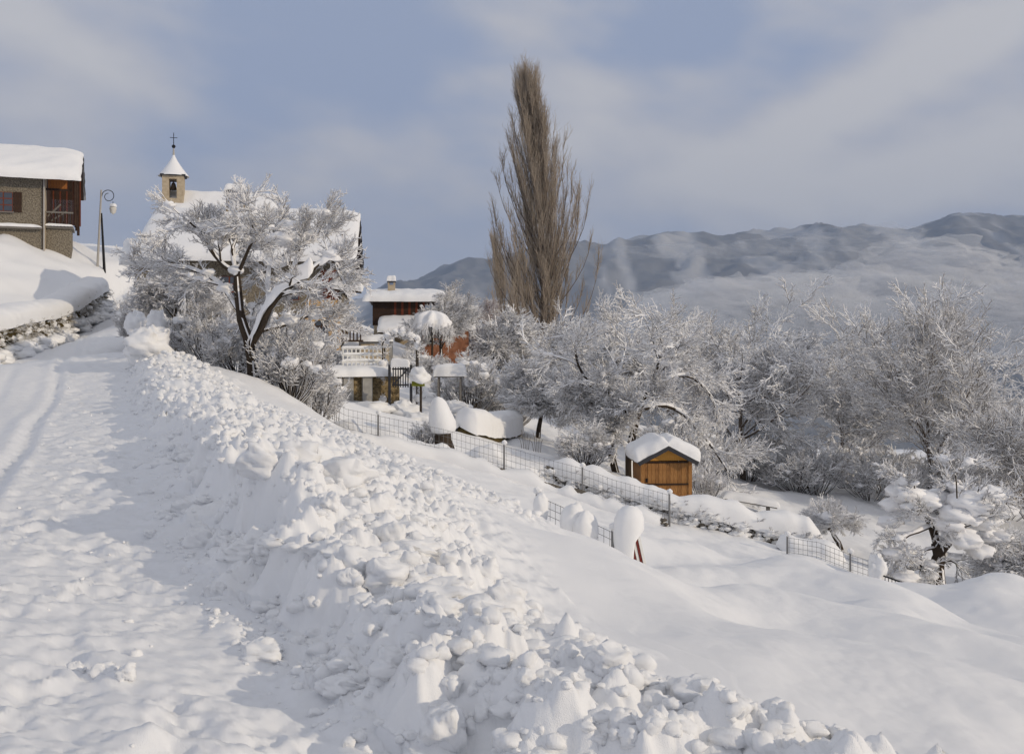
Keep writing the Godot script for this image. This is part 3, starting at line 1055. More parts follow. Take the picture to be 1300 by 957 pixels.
func make_trees() -> void:
	# the old fruit tree beside the road
	var base := px_at(322, 30.0)
	var L := func(x, y, dz = 0.0): return px(x, y, 30.0 + dz) - base
	var fruit := params({"spray_size": 0.58, "sprays": 3, "spray": [S.fine0, S.fine1], "snow": [0.05, 0.055, 0.045, 0.035, 0.03], "lift": [0.05, 0.05, 0.03, 0.0, 0.0], "clump": 0.3, "clump_size": 0.13, "n": [7, 5, 4, 0, 0]})
	fruit.custom = func(T, p):
		explicit(T, p, [Vector3(0, -0.3, 0), L.call(317, 440), L.call(306, 405), L.call(302, 372), L.call(300, 345)], 0.17, 0.10, 2, 1.2, 2, 0.05, true)
		explicit(T, p, [L.call(300, 346), L.call(285, 338), L.call(268, 318), L.call(255, 296, -0.5), L.call(238, 280, -0.8)], 0.085, 0.03, 7, 1.0, 2, 0.05)
		explicit(T, p, [L.call(300, 348), L.call(294, 320, 0.3), L.call(300, 300, 0.5), L.call(294, 282, 0.7)], 0.075, 0.025, 6, 0.85, 2, 0.04)
		explicit(T, p, [L.call(306, 400), L.call(285, 368, 0.8), L.call(262, 350, 1.4), L.call(232, 340, 1.8), L.call(212, 345, 2.0)], 0.08, 0.025, 7, 1.1, 2, 0.08)
		explicit(T, p, [L.call(316, 440), L.call(330, 418, -0.4), L.call(342, 392, -0.7), L.call(362, 368, -0.9), L.call(388, 352, -1.1)], 0.12, 0.06, 4, 1.3, 2, 0.13)
		explicit(T, p, [L.call(388, 352, -1.1), L.call(405, 335, -1.0), L.call(420, 330, -0.9), L.call(432, 342, -0.8)], 0.055, 0.02, 6, 0.6, 2, 0.09)
		explicit(T, p, [L.call(342, 392, -0.7), L.call(340, 350, 0.2), L.call(346, 318, 0.8), L.call(352, 290, 1.0)], 0.085, 0.03, 8, 0.9, 2, 0.06)
		explicit(T, p, [L.call(362, 368, -0.9), L.call(380, 320, 0.3), L.call(396, 300, 0.8), L.call(412, 290, 1.0)], 0.06, 0.02, 7, 0.75, 2, 0.06)
		explicit(T, p, [L.call(330, 420, -0.4), L.call(362, 412, 0.6), L.call(395, 400, 1.2), L.call(415, 402, 1.4)], 0.07, 0.02, 6, 0.8, 2, 0.08)
		explicit(T, p, [L.call(300, 352), L.call(318, 310, -0.9), L.call(325, 300, -1.4), L.call(318, 282, -1.6)], 0.06, 0.02, 7, 0.8, 2, 0.04)
		for c in [[300, 343, -0.1, 0.2], [363, 302, 0.4, 0.42], [350, 332, 0.3, 0.3], [392, 300, 0.8, 0.3], [372, 288, 0.5, 0.34], [420, 322, -0.9, 0.22], [285, 366, 0.7, 0.22], [262, 346, 1.3, 0.2], [395, 396, 1.2, 0.24], [365, 408, 0.7, 0.26], [330, 300, -1.2, 0.2], [250, 292, -0.5, 0.18]]:
			T.clumps.append(Transform3D(Basis(Vector3.UP, c[0]).scaled(Vector3(c[3] * 1.2, c[3] * 0.62, c[3])), L.call(c[0], c[1], c[2])))
	var ft := tree("fruit_tree", "old leaning fruit tree thick with snow beside the road", "tree", base, fruit, 5)
	put("limb_snow", roll_mesh(PackedVector3Array([L.call(320, 446), L.call(330, 416, -0.4), L.call(342, 388, -0.7), L.call(362, 364, -0.9), L.call(390, 347, -1.1), L.call(398, 340, -1.05)]), 0.34, 0.34, 903, 6, 0.3, 2.0), M.tree_snow, ft)
	put("limb_snow", roll_mesh(PackedVector3Array([L.call(403, 337, -1.0), L.call(418, 328, -0.95), L.call(434, 330, -0.9)]), 0.2, 0.16, 904, 6, 0.3, 2.0), M.tree_snow, ft)
	tree("frosted_tree", "frosted young tree before the chalet's snowy roof", "tree", px_at(212, 40.0), params({"height": 2.6, "radius": 0.1, "n": [9, 6, 4, 0, 0], "from": [0.2, 0.2, 0.2, 0.2, 0.2], "ratio": [0.85, 0.5, 0.5, 0.5, 0.5], "sprays": 3, "spray_size": 0.62, "spray": [S.fine0, S.fine1], "clump": 0.2, "clump_size": 0.14}), 6)
	# apple trees round the shed
	base = px_at(785, 41.5)
	var L2 := func(x, y, dz = 0.0): return px(x, y, 41.5 + dz) - base
	var apple := params({"spray_size": 0.75, "sprays": 3, "clump": 0.4, "clump_size": 0.17, "snow": [0.05, 0.07, 0.06, 0.045, 0.03], "n": [7, 6, 5, 0, 0], "lift": [0.05, 0.04, 0.0, -0.02, 0.0], "spray": [S.frost0, S.frost1]})
	apple.custom = func(T, p):
		explicit(T, p, [Vector3(0, -0.4, 0), L2.call(776, 575), L2.call(774, 545), L2.call(765, 515)], 0.16, 0.10, 3, 1.6, 1, 0.04, true)
		explicit(T, p, [L2.call(800, 612, -0.6), L2.call(800, 575, -0.6), L2.call(806, 540, -0.6), L2.call(815, 512, -0.6)], 0.2, 0.12, 3, 1.7, 1, 0.04)
		explicit(T, p, [L2.call(765, 515), L2.call(750, 490), L2.call(735, 465, -0.8), L2.call(730, 445, -1.0)], 0.09, 0.03, 6, 1.7, 2, 0.07)
		explicit(T, p, [L2.call(772, 530), L2.call(780, 490, 0.8), L2.call(790, 460, 1.4), L2.call(795, 435, 1.8)], 0.09, 0.03, 7, 1.7, 2, 0.07)
		explicit(T, p, [L2.call(815, 512, -0.6), L2.call(830, 480, -0.9), L2.call(838, 455, -1.2), L2.call(845, 440, -1.2)], 0.1, 0.03, 7, 1.8, 2, 0.08)
		explicit(T, p, [L2.call(812, 520, -0.6), L2.call(845, 515, -0.4), L2.call(872, 530, 0.2), L2.call(900, 562, 0.6), L2.call(925, 600, 0.8)], 0.1, 0.03, 8, 1.3, 2, 0.10)
		explicit(T, p, [L2.call(820, 505, -0.6), L2.call(850, 480, 0.8), L2.call(880, 480, 1.4), L2.call(905, 505, 1.8)], 0.09, 0.03, 8, 1.6, 2, 0.09)
		explicit(T, p, [L2.call(766, 515), L2.call(748, 505, 1.2), L2.call(735, 510, 2.0)], 0.06, 0.025, 6, 1.4, 2, 0.07)
	tree("apple_tree", "old double-trunked apple tree laden with snow behind the wooden shed", "tree", base, apple, 16)
	var orchard := params({"bark": M.bark, "height": 1.5, "radius": 0.12, "n": [6, 7, 6, 0, 0], "ratio": [1.25, 0.55, 0.5, 0.5, 0.5], "snow": [0.04, 0.06, 0.05, 0.04, 0.03], "spray_size": 0.7, "sprays": 3, "clump": 0.3, "clump_size": 0.15, "spray": [S.frost0, S.frost1], "lift": [0.05, 0.06, 0.02, 0.0, 0.0]})
	tree("plum_tree", "round-crowned frosted orchard tree with slender dark trunk", "tree", px_at(683, 46.0), orchard.merged({"height": 1.7}, true), 23)
	tree("bare_tree", "frosted bare tree leaning over the dark chalet", "tree", px_at(562, 58.0), orchard.merged({"height": 2.3, "spray": [S.bare0, S.frost1], "snow": [0.03, 0.04, 0.03, 0.02, 0.02], "clump": 0.1}, true), 31)
	tree("russet_tree", "reddish bare crown showing behind the frosted tree", "tree", px_at(597, 78.0), orchard.merged({"height": 2.6, "spray": [S.red0, S.red1], "has_snow": false, "clump": 0.0, "bark": M.red_twig}, true), 33)
	# tall frosted trees over the valley
	var tall := params({"bark": M.grey_twig, "levels": 3, "height": 6.5, "radius": 0.22, "n": [18, 9, 6, 0, 0], "from": [0.05, 0.12, 0.1, 0.1, 0.2], "ratio": [0.78, 0.5, 0.5, 0.5, 0.5], "angle": [0.95, 0.75, 0.8, 0.7, 0.7], "lift": [0.03, 0.07, 0.03, 0.01, 0.0], "wiggle": [0.05, 0.1, 0.16, 0.2, 0.2],
		"taper": [0.3, 0.25, 0.35, 0.4, 0.4], "thin": [0.5, 0.45, 0.5, 0.6, 0.6], "snow": [0.02, 0.055, 0.045, 0.032, 0.025], "sprays": 3, "spray_size": 1.05, "cone": 0.5, "spray": [S.frost0, S.frost1]})
	tree("tall_tree", "tall frosted tree with upswept crown beside the gnarled apple", "tree", px_at(1183, 50.0), tall.merged({"height": 5.1, "cone": 0.15, "from": [0.25, 0.12, 0.1, 0.1, 0.1], "ratio": [1.12, 0.5, 0.5, 0.5, 0.5], "angle": [0.72, 0.6, 0.65, 0.7, 0.7], "n": [14, 7, 5, 0, 0], "sprays": 2, "spray": [S.frost0, S.bare1], "lift": [0.03, 0.05, 0.04, 0.02, 0.0]}, true), 41)
	tree("tall_tree", "spreading frosted tree with arching boughs right behind the shed's apple tree", "tree", px_at(945, 53.0), tall.merged({"height": 5.4, "cone": 0.2, "from": [0.2, 0.12, 0.1, 0.1, 0.1], "sprays": 2, "n": [15, 7, 4, 0, 0], "ratio": [1.0, 0.46, 0.5, 0.5, 0.5], "lift": [0.03, 0.03, -0.01, -0.02, 0.0], "droop": -0.15}, true), 42)
	var back := [
		[868, 66.0, 8.6, "slender frosted tree rising through the gap behind the shed", 0], [1070, 62.0, 7.8, "low frosted tree with forked dark trunk between the two tall ones", 0], [1078, 84.0, 11.6, "brown-topped bare tree showing above the frosted ones", 1],
		[1262, 62.0, 8.2, "pale frosted tree behind the upswept crown", 0], [1305, 46.0, 6.6, "brown twiggy tree at the end of the garden row", 1], [765, 60.0, 5.8, "short frosted tree beyond the orchard hollow", 0], [720, 72.0, 6.0, "frosted tree at the poplar's foot", 0], [640, 64.0, 4.4, "small frosted tree beside the big dark shrub", 0]]
	for k in back.size():
		var q: Array = back[k]
		var brown: bool = q[4] == 1
		tree("frosted_tree", q[3], "tree", px_at(q[0], q[1]), tall.merged({"height": q[2] * 0.56, "cone": 0.2, "from": [0.15, 0.12, 0.1, 0.1, 0.1], "radius": 0.012 * q[2] + 0.06, "n": [13, 6, 4, 0, 0], "sprays": 2, "spray": [S.bare0, S.bare1] if brown else [S.frost0, S.frost1], "spray_size": 1.1, "ratio": [0.92, 0.46, 0.5, 0.5, 0.5], "has_snow": true}, true), 50 + k, "frosted trees on the valley edge")
	# the two snow-laden apple trees below the railing
	base = px_at(1193, 33.0)
	var L3 := func(x, y, dz = 0.0): return px(x, y, 33.0 + dz) - base
	var gnarl := params({"spray_size": 0.5, "sprays": 3, "clump": 0.75, "clump_size": 0.24, "snow": [0.05, 0.10, 0.08, 0.05, 0.04], "n": [6, 5, 5, 0, 0], "lift": [0.0, 0.0, -0.04, -0.05, 0.0], "wiggle": [0.2, 0.24, 0.25, 0.25, 0.2]})
	gnarl.custom = func(T, p):
		explicit(T, p, [Vector3(0, -0.4, 0), L3.call(1190, 722), L3.call(1193, 705), L3.call(1190, 690)], 0.26, 0.2, 2, 0.9, 2, 0.03, true)
		explicit(T, p, [L3.call(1192, 700), L3.call(1184, 672), L3.call(1176, 655, -0.2), L3.call(1162, 635, -0.3), L3.call(1150, 625, -0.3)], 0.13, 0.05, 6, 1.0, 2, 0.06)
		explicit(T, p, [L3.call(1188, 695), L3.call(1172, 700, -0.5), L3.call(1170, 715, -0.6), L3.call(1168, 728, -0.6)], 0.06, 0.02, 3, 0.5, 2, 0.03)
		explicit(T, p, [L3.call(1182, 668), L3.call(1165, 675, -0.7), L3.call(1150, 682, -0.8), L3.call(1145, 700, -0.8), L3.call(1140, 722, -0.8)], 0.07, 0.03, 8, 0.8, 2, 0.08)
		explicit(T, p, [L3.call(1196, 700), L3.call(1212, 680, -0.3), L3.call(1228, 660, -0.4), L3.call(1240, 640, -0.4), L3.call(1262, 632, -0.3)], 0.13, 0.05, 7, 1.0, 2, 0.12)
		explicit(T, p, [L3.call(1228, 660, -0.4), L3.call(1245, 672, 0.4), L3.call(1262, 690, 0.6), L3.call(1272, 715, 0.6)], 0.08, 0.03, 7, 0.8, 2, 0.1)
		explicit(T, p, [L3.call(1196, 690), L3.call(1205, 655, 0.6), L3.call(1208, 632, 0.9), L3.call(1206, 600, 1.0)], 0.08, 0.015, 5, 0.9, 2, 0.06)
		explicit(T, p, [L3.call(1220, 668, -0.4), L3.call(1216, 640, -0.7), L3.call(1214, 605, -0.9), L3.call(1206, 585, -0.9)], 0.035, 0.012, 2, 0.6, 3, 0.03)
		for c in [[1232, 640, -0.4, 0.62], [1258, 628, -0.2, 0.55], [1215, 655, -0.5, 0.5], [1150, 626, -0.3, 0.5], [1168, 632, -0.2, 0.48], [1135, 640, 0.1, 0.42], [1250, 660, 0.0, 0.5], [1266, 680, 0.5, 0.48], [1225, 685, -0.6, 0.5], [1205, 665, -0.5, 0.42], [1270, 648, 0.3, 0.45], [1190, 632, 0.6, 0.45], [1245, 700, -0.2, 0.4], [1276, 700, 0.5, 0.42], [1182, 640, -0.4, 0.32], [1130, 662, -0.2, 0.36]]:
			T.clumps.append(Transform3D(Basis(Vector3.UP, c[0] * 1.7).scaled(Vector3(c[3] * 1.15, c[3] * 0.58, c[3] * 1.05)), L3.call(c[0], c[1], c[2])))
	tree("gnarled_tree", "squat gnarled apple tree buried under pillows of snow", "tree", base, gnarl, 61)
	tree("gnarled_tree", "small twisted apple tree beside the end of the snowy wall", "tree", px_at(1068, 37.0), orchard.merged({"height": 1.0, "radius": 0.11, "clump": 0.6, "clump_size": 0.2, "lift": [0.0, 0.0, -0.06, -0.08, 0.0], "wiggle": [0.3, 0.25, 0.25, 0.25, 0.2], "spray_size": 0.42, "n": [6, 6, 5, 0, 0]}, true), 62)
	tree("gnarled_tree", "low snow-laden tree sinking behind the snow mound", "tree", px_at(1290, 34.0), orchard.merged({"height": 0.9, "radius": 0.1, "clump": 0.8, "clump_size": 0.3, "lift": [0.0, -0.02, -0.06, -0.08, 0.0], "n": [6, 6, 5, 0, 0]}, true), 63)
	# poplars
	poplar("tall slender bare poplar towering over the gardens", px_at(692, 92.0), 29.2, 6.2, 71, 250)
	poplar("short bare poplar beside the towering one, left in its shade", px_at(640, 112.0), 17.0, 2.3, 72, 60)
	poplar("thin bare poplar between its two taller neighbours", px_at(662, 118.0), 16.5, 2.4, 73, 60)
	# shrubs
	shrub("shrub", "rounded shrub of frosted feathery twigs at the road's end", px_at(196, 43.0), 1.5, 2.6, 90, 81, [S.bush0, S.bush1], 0.5, 0.45)
	shrub("shrub", "small frosted shrub by the dark hut at the road's end", px_at(170, 48.0), 0.8, 1.5, 30, 82, [S.bush0, S.bush1], 0.3, 0.3)
	shrub("shrub", "dark-twigged hedge shrub behind the capped gateposts", px_at(262, 33.5), 1.3, 1.6, 60, 83, [S.near0, S.near1], 0.5, 0.1)
	shrub("shrub", "frosted shrub at the old fruit tree's foot", px_at(368, 30.5), 1.15, 1.9, 70, 84, [S.bush0, S.bush1], 0.5, 0.35)
	shrub("shrub", "white weighed-down shrub against the stone terrace", px_at(396, 33.0), 1.1, 1.7, 45, 85, [S.bush0, S.bush1], 0.4, 0.45)
	shrub("shrub", "big dark-hearted garden shrub beside the terrace gate", px_at(598, 49.0), 1.75, 2.5, 90, 86, [S.near0, S.bush1], 0.5, 0.3)
	shrub("shrub", "snowy twig shrub beside the capped stump", px_at(541, 35.4), 0.42, 0.75, 26, 87, [S.near0, S.bush1], 0.3, 0.2)
	shrub("shrub", "upright frosted currant bush standing alone in the orchard", px_at(741, 38.5), 0.95, 1.75, 55, 88, [S.frost0, S.frost1], 0.45, 0.12)
	shrub("shrub", "frosted shrub at the shed's far corner", px_at(893, 39.0), 0.7, 1.3, 34, 89, [S.bush0, S.near1], 0.35, 0.2)
	shrub("shrub", "frosted roadside shrub between hedge and fruit tree", px_at(300, 31.5), 1.0, 1.5, 50, 90, [S.bush0, S.bush1], 0.45, 0.35)
	shrub("shrub", "tall frosted bush between chalet wall and hedge", px_at(245, 42.0), 1.6, 3.0, 90, 181, [S.bush0, S.frost1], 0.55, 0.35)
	shrub("shrub", "frosted bush below the chalet windows", px_at(345, 40.0), 1.7, 3.1, 90, 182, [S.bush0, S.frost1], 0.6, 0.35)
	shrub("shrub", "frosted bush at the chalet's corner above the terrace", px_at(395, 44.0), 1.3, 2.3, 70, 183, [S.bush0, S.frost1], 0.55, 0.35)
	shrub("shrub", "frosted bush before the rust-orange wall", px_at(590, 55.0), 1.2, 1.9, 60, 184, [S.frost0, S.bush1], 0.5, 0.25)
	shrub("shrub", "low frosted bush under the weeping tree", px_at(532, 53.0), 1.1, 1.2, 50, 185, [S.bush0, S.bush1], 0.45, 0.4)
	shrub("shrub", "frosted bush at the foot of the plum tree", px_at(650, 50.0), 1.4, 2.0, 60, 186, [S.frost0, S.bush1], 0.55, 0.25)
	var ur := RandomNumberGenerator.new()
	ur.seed = 515
	for k in 16:             # thicket along the lower edge of the gardens
		var ux := 860.0 + 30.0 * k + ur.randf_range(-12, 12)
		shrub("thicket_shrub", "grey frosted shrub in the thicket under the tall trees", px_at(ux, ur.randf_range(46.0, 58.0)), ur.randf_range(1.5, 2.2), ur.randf_range(1.8, 2.9), 40, 520 + k, [S.frost0, S.bush1] if k % 3 else [S.bare0, S.frost1], 0.75, 0.15, "thicket shrubs under the tall trees")
	# a weeping tree under a dome of snow
	var wt := thing("weeping_tree", "weeping tree under a smooth dome of snow on a thin stem", "tree", px_at(548, 54.0))
	var wy := wt.position.y
	var top := px(546, 394, 54.0).y - wy
	rod(wt, "trunk", [Vector3(0, -0.3, 0), Vector3(0.03, top * 0.5, 0), Vector3(0, top - 0.2, 0)], 0.06, 0.05, M.bark)
	var dv := PackedVector3Array()
	var ns := FastNoiseLite.new()
	ns.seed = 9
	ns.frequency = 0.8
	for j in 13:
		for i in 37:
			var th := PI * 0.56 * j / 12.0
			var ph := -TAU * (i % 36) / 36.0
			var rr := 1.02 * sin(th) * (1.0 + 0.10 * sin(ph * 9.0) * j / 12.0 + 0.35 * ns.get_noise_2d(cos(ph) * 2.0 + th, sin(ph) * 2.0))
			dv.append(Vector3(rr * cos(ph), top - 0.75 + 0.75 * cos(th) - 0.16 * (j / 12.0) * (0.5 + 0.5 * sin(ph * 7.0)), rr * sin(ph)))
	put("snow_dome", grid_mesh(dv, 36, 12), M.tree_snow, wt)
	var tw := []
	var rr2 := RandomNumberGenerator.new()
	rr2.seed = 6
	for k in 70:
		var a := rr2.randf() * TAU
		tw.append(spray_at(Vector3(cos(a) * 0.95, top - 0.7, sin(a) * 0.95), Vector3(cos(a) * 0.3, -1, sin(a) * 0.3).normalized(), rr2.randf_range(0.4, 0.85), rr2))
	many("hanging_twigs", S.bare0, tw, wt)

func poplar(label: String, at: Vector3, height: float, width: float, seed_: int, n: int) -> void:
	var o := thing("poplar", label, "tree", at, 0.0, "bare poplars")
	var r := RandomNumberGenerator.new()
	r.seed = seed_
	var T := {"r": r, "trunk": Buf.new(), "bark": Buf.new(), "snow": Buf.new(), "sprays": [], "clumps": []}
	var lean := 0.06 * height
	var pts := PackedVector3Array()
	var rs := PackedFloat32Array()
	for k in 15:
		var f := k / 14.0
		pts.append(Vector3(-lean * f * f * f + 0.1 * sin(k * 1.3), -0.4 + height * 0.97 * f, 0.08 * cos(k * 1.7)))
		rs.append(0.022 * height * pow(1.0 - f, 0.8) * 0.6 + 0.02)
	limb(T.trunk, pts, rs, 8)
	for k in n:
		var f := pow((k + r.randf()) / n, 0.85) * 0.9 + 0.03
		var y := height * f * 0.94
		var c := Vector3(-lean * f * f * f, y, 0)
		var a := r.randf() * TAU
		var l := minf(height * r.randf_range(0.20, 0.36), (height - y) * r.randf_range(0.72, 1.04) + 0.5)
		var fe := clampf(f + l / height, 0.0, 1.0)
		var wide := width * lerpf(1.0, 0.80, clampf(fe / 0.6, 0.0, 1.0)) * (1.0 - 0.76 * smoothstep(0.58, 1.04, fe)) * pow(r.randf(), 0.6)
		var bp := PackedVector3Array()
		var br := PackedFloat32Array()
		var q := 7
		for s in q:
			var t := float(s) / (q - 1)
			var out := wide * (1.0 - pow(1.0 - t, 1.7))
			bp.append(c + Vector3(cos(a) * out + r.randf_range(-0.07, 0.07) - lean * (pow(f + (fe - f) * t, 3.0) - f * f * f), l * t, sin(a) * out + r.randf_range(-0.07, 0.07)))
			br.append(lerpf(0.055, 0.015, t) * (0.5 + l * 0.07))
		limb(T.bark, bp, br, 3)
		var m := int(l * 3.3)
		for s in m:
			var t := r.randf_range(0.12, 1.0)
			var f2 := t * (q - 1)
			var i0 := mini(int(f2), q - 2)
			var p := bp[i0].lerp(bp[i0 + 1], f2 - i0)
			T.sprays.append(spray_at(p, Vector3(cos(a + r.randf_range(-1.6, 1.6)) * 0.3, 1, sin(a + r.randf_range(-1.6, 1.6)) * 0.3).normalized(), r.randf_range(0.9, 1.9), r))
	finish_tree(o, T, {"bark": M.grey_twig, "has_snow": false, "spray": [S.poplar0, S.poplar1]})

# a shrub: stems fanning from the ground, twig sprays and snow pillows on them
func shrub(called: String, label: String, at: Vector3, radius: float, height: float, n: int, seed_: int, sprays: Array, size: float, snowy: float, group := "") -> void:
	var o := thing(called, label, "shrub", at, 0.0, group)
	var r := RandomNumberGenerator.new()
	r.seed = seed_
	var T := {"r": r, "trunk": Buf.new(), "bark": Buf.new(), "snow": Buf.new(), "sprays": [], "clumps": []}
	for k in n:
		var a := r.randf() * TAU
		var f := sqrt(r.randf())
		var tip := Vector3(cos(a) * radius * f, height * (1.0 - 0.45 * f * f) * r.randf_range(0.75, 1.08), sin(a) * radius * f)
		var foot := Vector3(cos(a) * radius * f * 0.3, -0.15, sin(a) * radius * f * 0.3)
		foot.y = ground_y(at.x + foot.x, at.z + foot.z) - at.y - 0.1
		var pts := PackedVector3Array()
		var rs := PackedFloat32Array()
		for s in 5:
			var t := s / 4.0
			pts.append(foot.lerp(tip, t) + Vector3(cos(a), 0, sin(a)) * radius * 0.15 * sin(t * PI) + Vector3(r.randf_range(-1, 1), 0, r.randf_range(-1, 1)) * 0.04)
			rs.append(lerpf(0.022, 0.008, t))
		limb(T.bark, pts, rs, 4)
		snow_on(T.snow, pts, rs, 0.035, r)
		for s in 4:
			var t := r.randf_range(0.3, 1.0)
			var i0 := mini(int(t * 4.0), 3)
			var c := pts[i0].lerp(pts[i0 + 1], t * 4.0 - i0)
			var dir := (Vector3(cos(a), 0.7, sin(a)) + Vector3(r.randf_range(-1, 1), r.randf_range(-0.6, 1), r.randf_range(-1, 1)) * 0.9).normalized()
			T.sprays.append(spray_at(c, dir, size * r.randf_range(0.7, 1.3), r))
		if r.randf() < snowy:
			var s := r.randf_range(0.08, 0.2) * (0.6 + radius * 0.35)
			T.clumps.append(Transform3D(Basis(Vector3.UP, r.randf() * TAU).scaled(Vector3(s * 1.3, s * 0.8, s)), tip - Vector3(0, s * 0.3, 0)))
	finish_tree(o, T, {"bark": M.bark, "spray": sprays})
# ---- houses. Local axes: +z towards the road, +x along the front, origin at the middle of the front wall's foot
func prism_mesh(a: Array, z0: float, z1: float) -> ArrayMesh:      # an outline in x, y pushed along z
	var st := SurfaceTool.new()
	st.begin(Mesh.PRIMITIVE_TRIANGLES)
	st.set_smooth_group(-1)
	var poly := PackedVector2Array(a)
	if not Geometry2D.is_polygon_clockwise(poly):
		poly.reverse()
	var tri := Geometry2D.triangulate_polygon(poly)
	for k in range(0, tri.size(), 3):
		var q := [poly[tri[k]], poly[tri[k + 1]], poly[tri[k + 2]]]
		if (q[1] - q[0]).cross(q[2] - q[0]) > 0.0:
			q = [q[0], q[2], q[1]]
		for e in q:
			st.add_vertex(Vector3(e.x, e.y, z1))
		for e in [q[0], q[2], q[1]]:
			st.add_vertex(Vector3(e.x, e.y, z0))
	for k in poly.size():
		var p := poly[k]
		var n := poly[(k + 1) % poly.size()]
		for e in [Vector3(p.x, p.y, z0), Vector3(n.x, n.y, z0), Vector3(p.x, p.y, z1), Vector3(n.x, n.y, z0), Vector3(n.x, n.y, z1), Vector3(p.x, p.y, z1)]:
			st.add_vertex(e)
	st.generate_normals()
	return st.commit()

func window(o: Node, c: Vector3, w: float, h: float, frame: Material, panes_x := 2, panes_y := 3) -> void:
	var f := box(o, "window", c, Vector3(w, h, 0.06), frame)
	for i in panes_x:
		for j in panes_y:
			var pw := w / panes_x
			var ph := h / panes_y
			box(f, "pane", Vector3(-w / 2 + pw * (i + 0.5), -h / 2 + ph * (j + 0.5), 0.022), Vector3(pw - 0.07, ph - 0.07, 0.03), M.pane)
	box(f, "sill", Vector3(0, -h / 2 - 0.05, 0.06), Vector3(w + 0.15, 0.07, 0.18), M.grey_wood)

# a pitched roof whose ridge runs along x: two slopes, snow on each
func pitched(o: Node, x0: float, x1: float, eave_y: float, ridge_y: float, z_front: float, z_back: float, over: float, snow: float, m: Material, seed_: int) -> void:
	var zm := (z_front + z_back) / 2
	for s in 2:
		var z := (z_front + over) if s == 0 else (z_back - over)
		var run := absf(z - zm)
		var slope := (ridge_y - eave_y) / absf((z_front if s == 0 else z_back) - zm)
		var rise := slope * run
		var l := sqrt(run * run + rise * rise)
		var a := atan2(rise, run)
		var r := box(o, "roof", Vector3((x0 + x1) / 2, ridge_y - rise / 2, (z + zm) / 2), Vector3(x1 - x0, 0.16, l), m, Vector3(a if s == 0 else -a, 0, 0))
		put("roof_snow", slab_mesh(x1 - x0 + 0.25, l + 0.3, snow, seed_ + s, 40, 20, 0.12), M.snow, r, Vector3(0, 0.07, 0.05 if s == 0 else -0.05))

func chimney(o: Node, c: Vector3, w: float, h: float, m: Material, seed_: int) -> void:
	var k := box(o, "chimney", c + Vector3(0, h / 2, 0), Vector3(w, h, w), m)
	for q in [[-1, -1], [1, -1], [-1, 1], [1, 1]]:
		box(k, "chimney_foot", Vector3(q[0] * w * 0.4, h / 2 + 0.09, q[1] * w * 0.4), Vector3(0.12, 0.2, 0.12), m)
	box(k, "chimney_slab", Vector3(0, h / 2 + 0.23, 0), Vector3(w * 1.2, 0.1, w * 1.2), M.slate)
	put("chimney_snow", slab_mesh(w * 1.2, w * 1.2, 0.38, seed_, 12, 12), M.snow, k, Vector3(0, h / 2 + 0.27, 0))

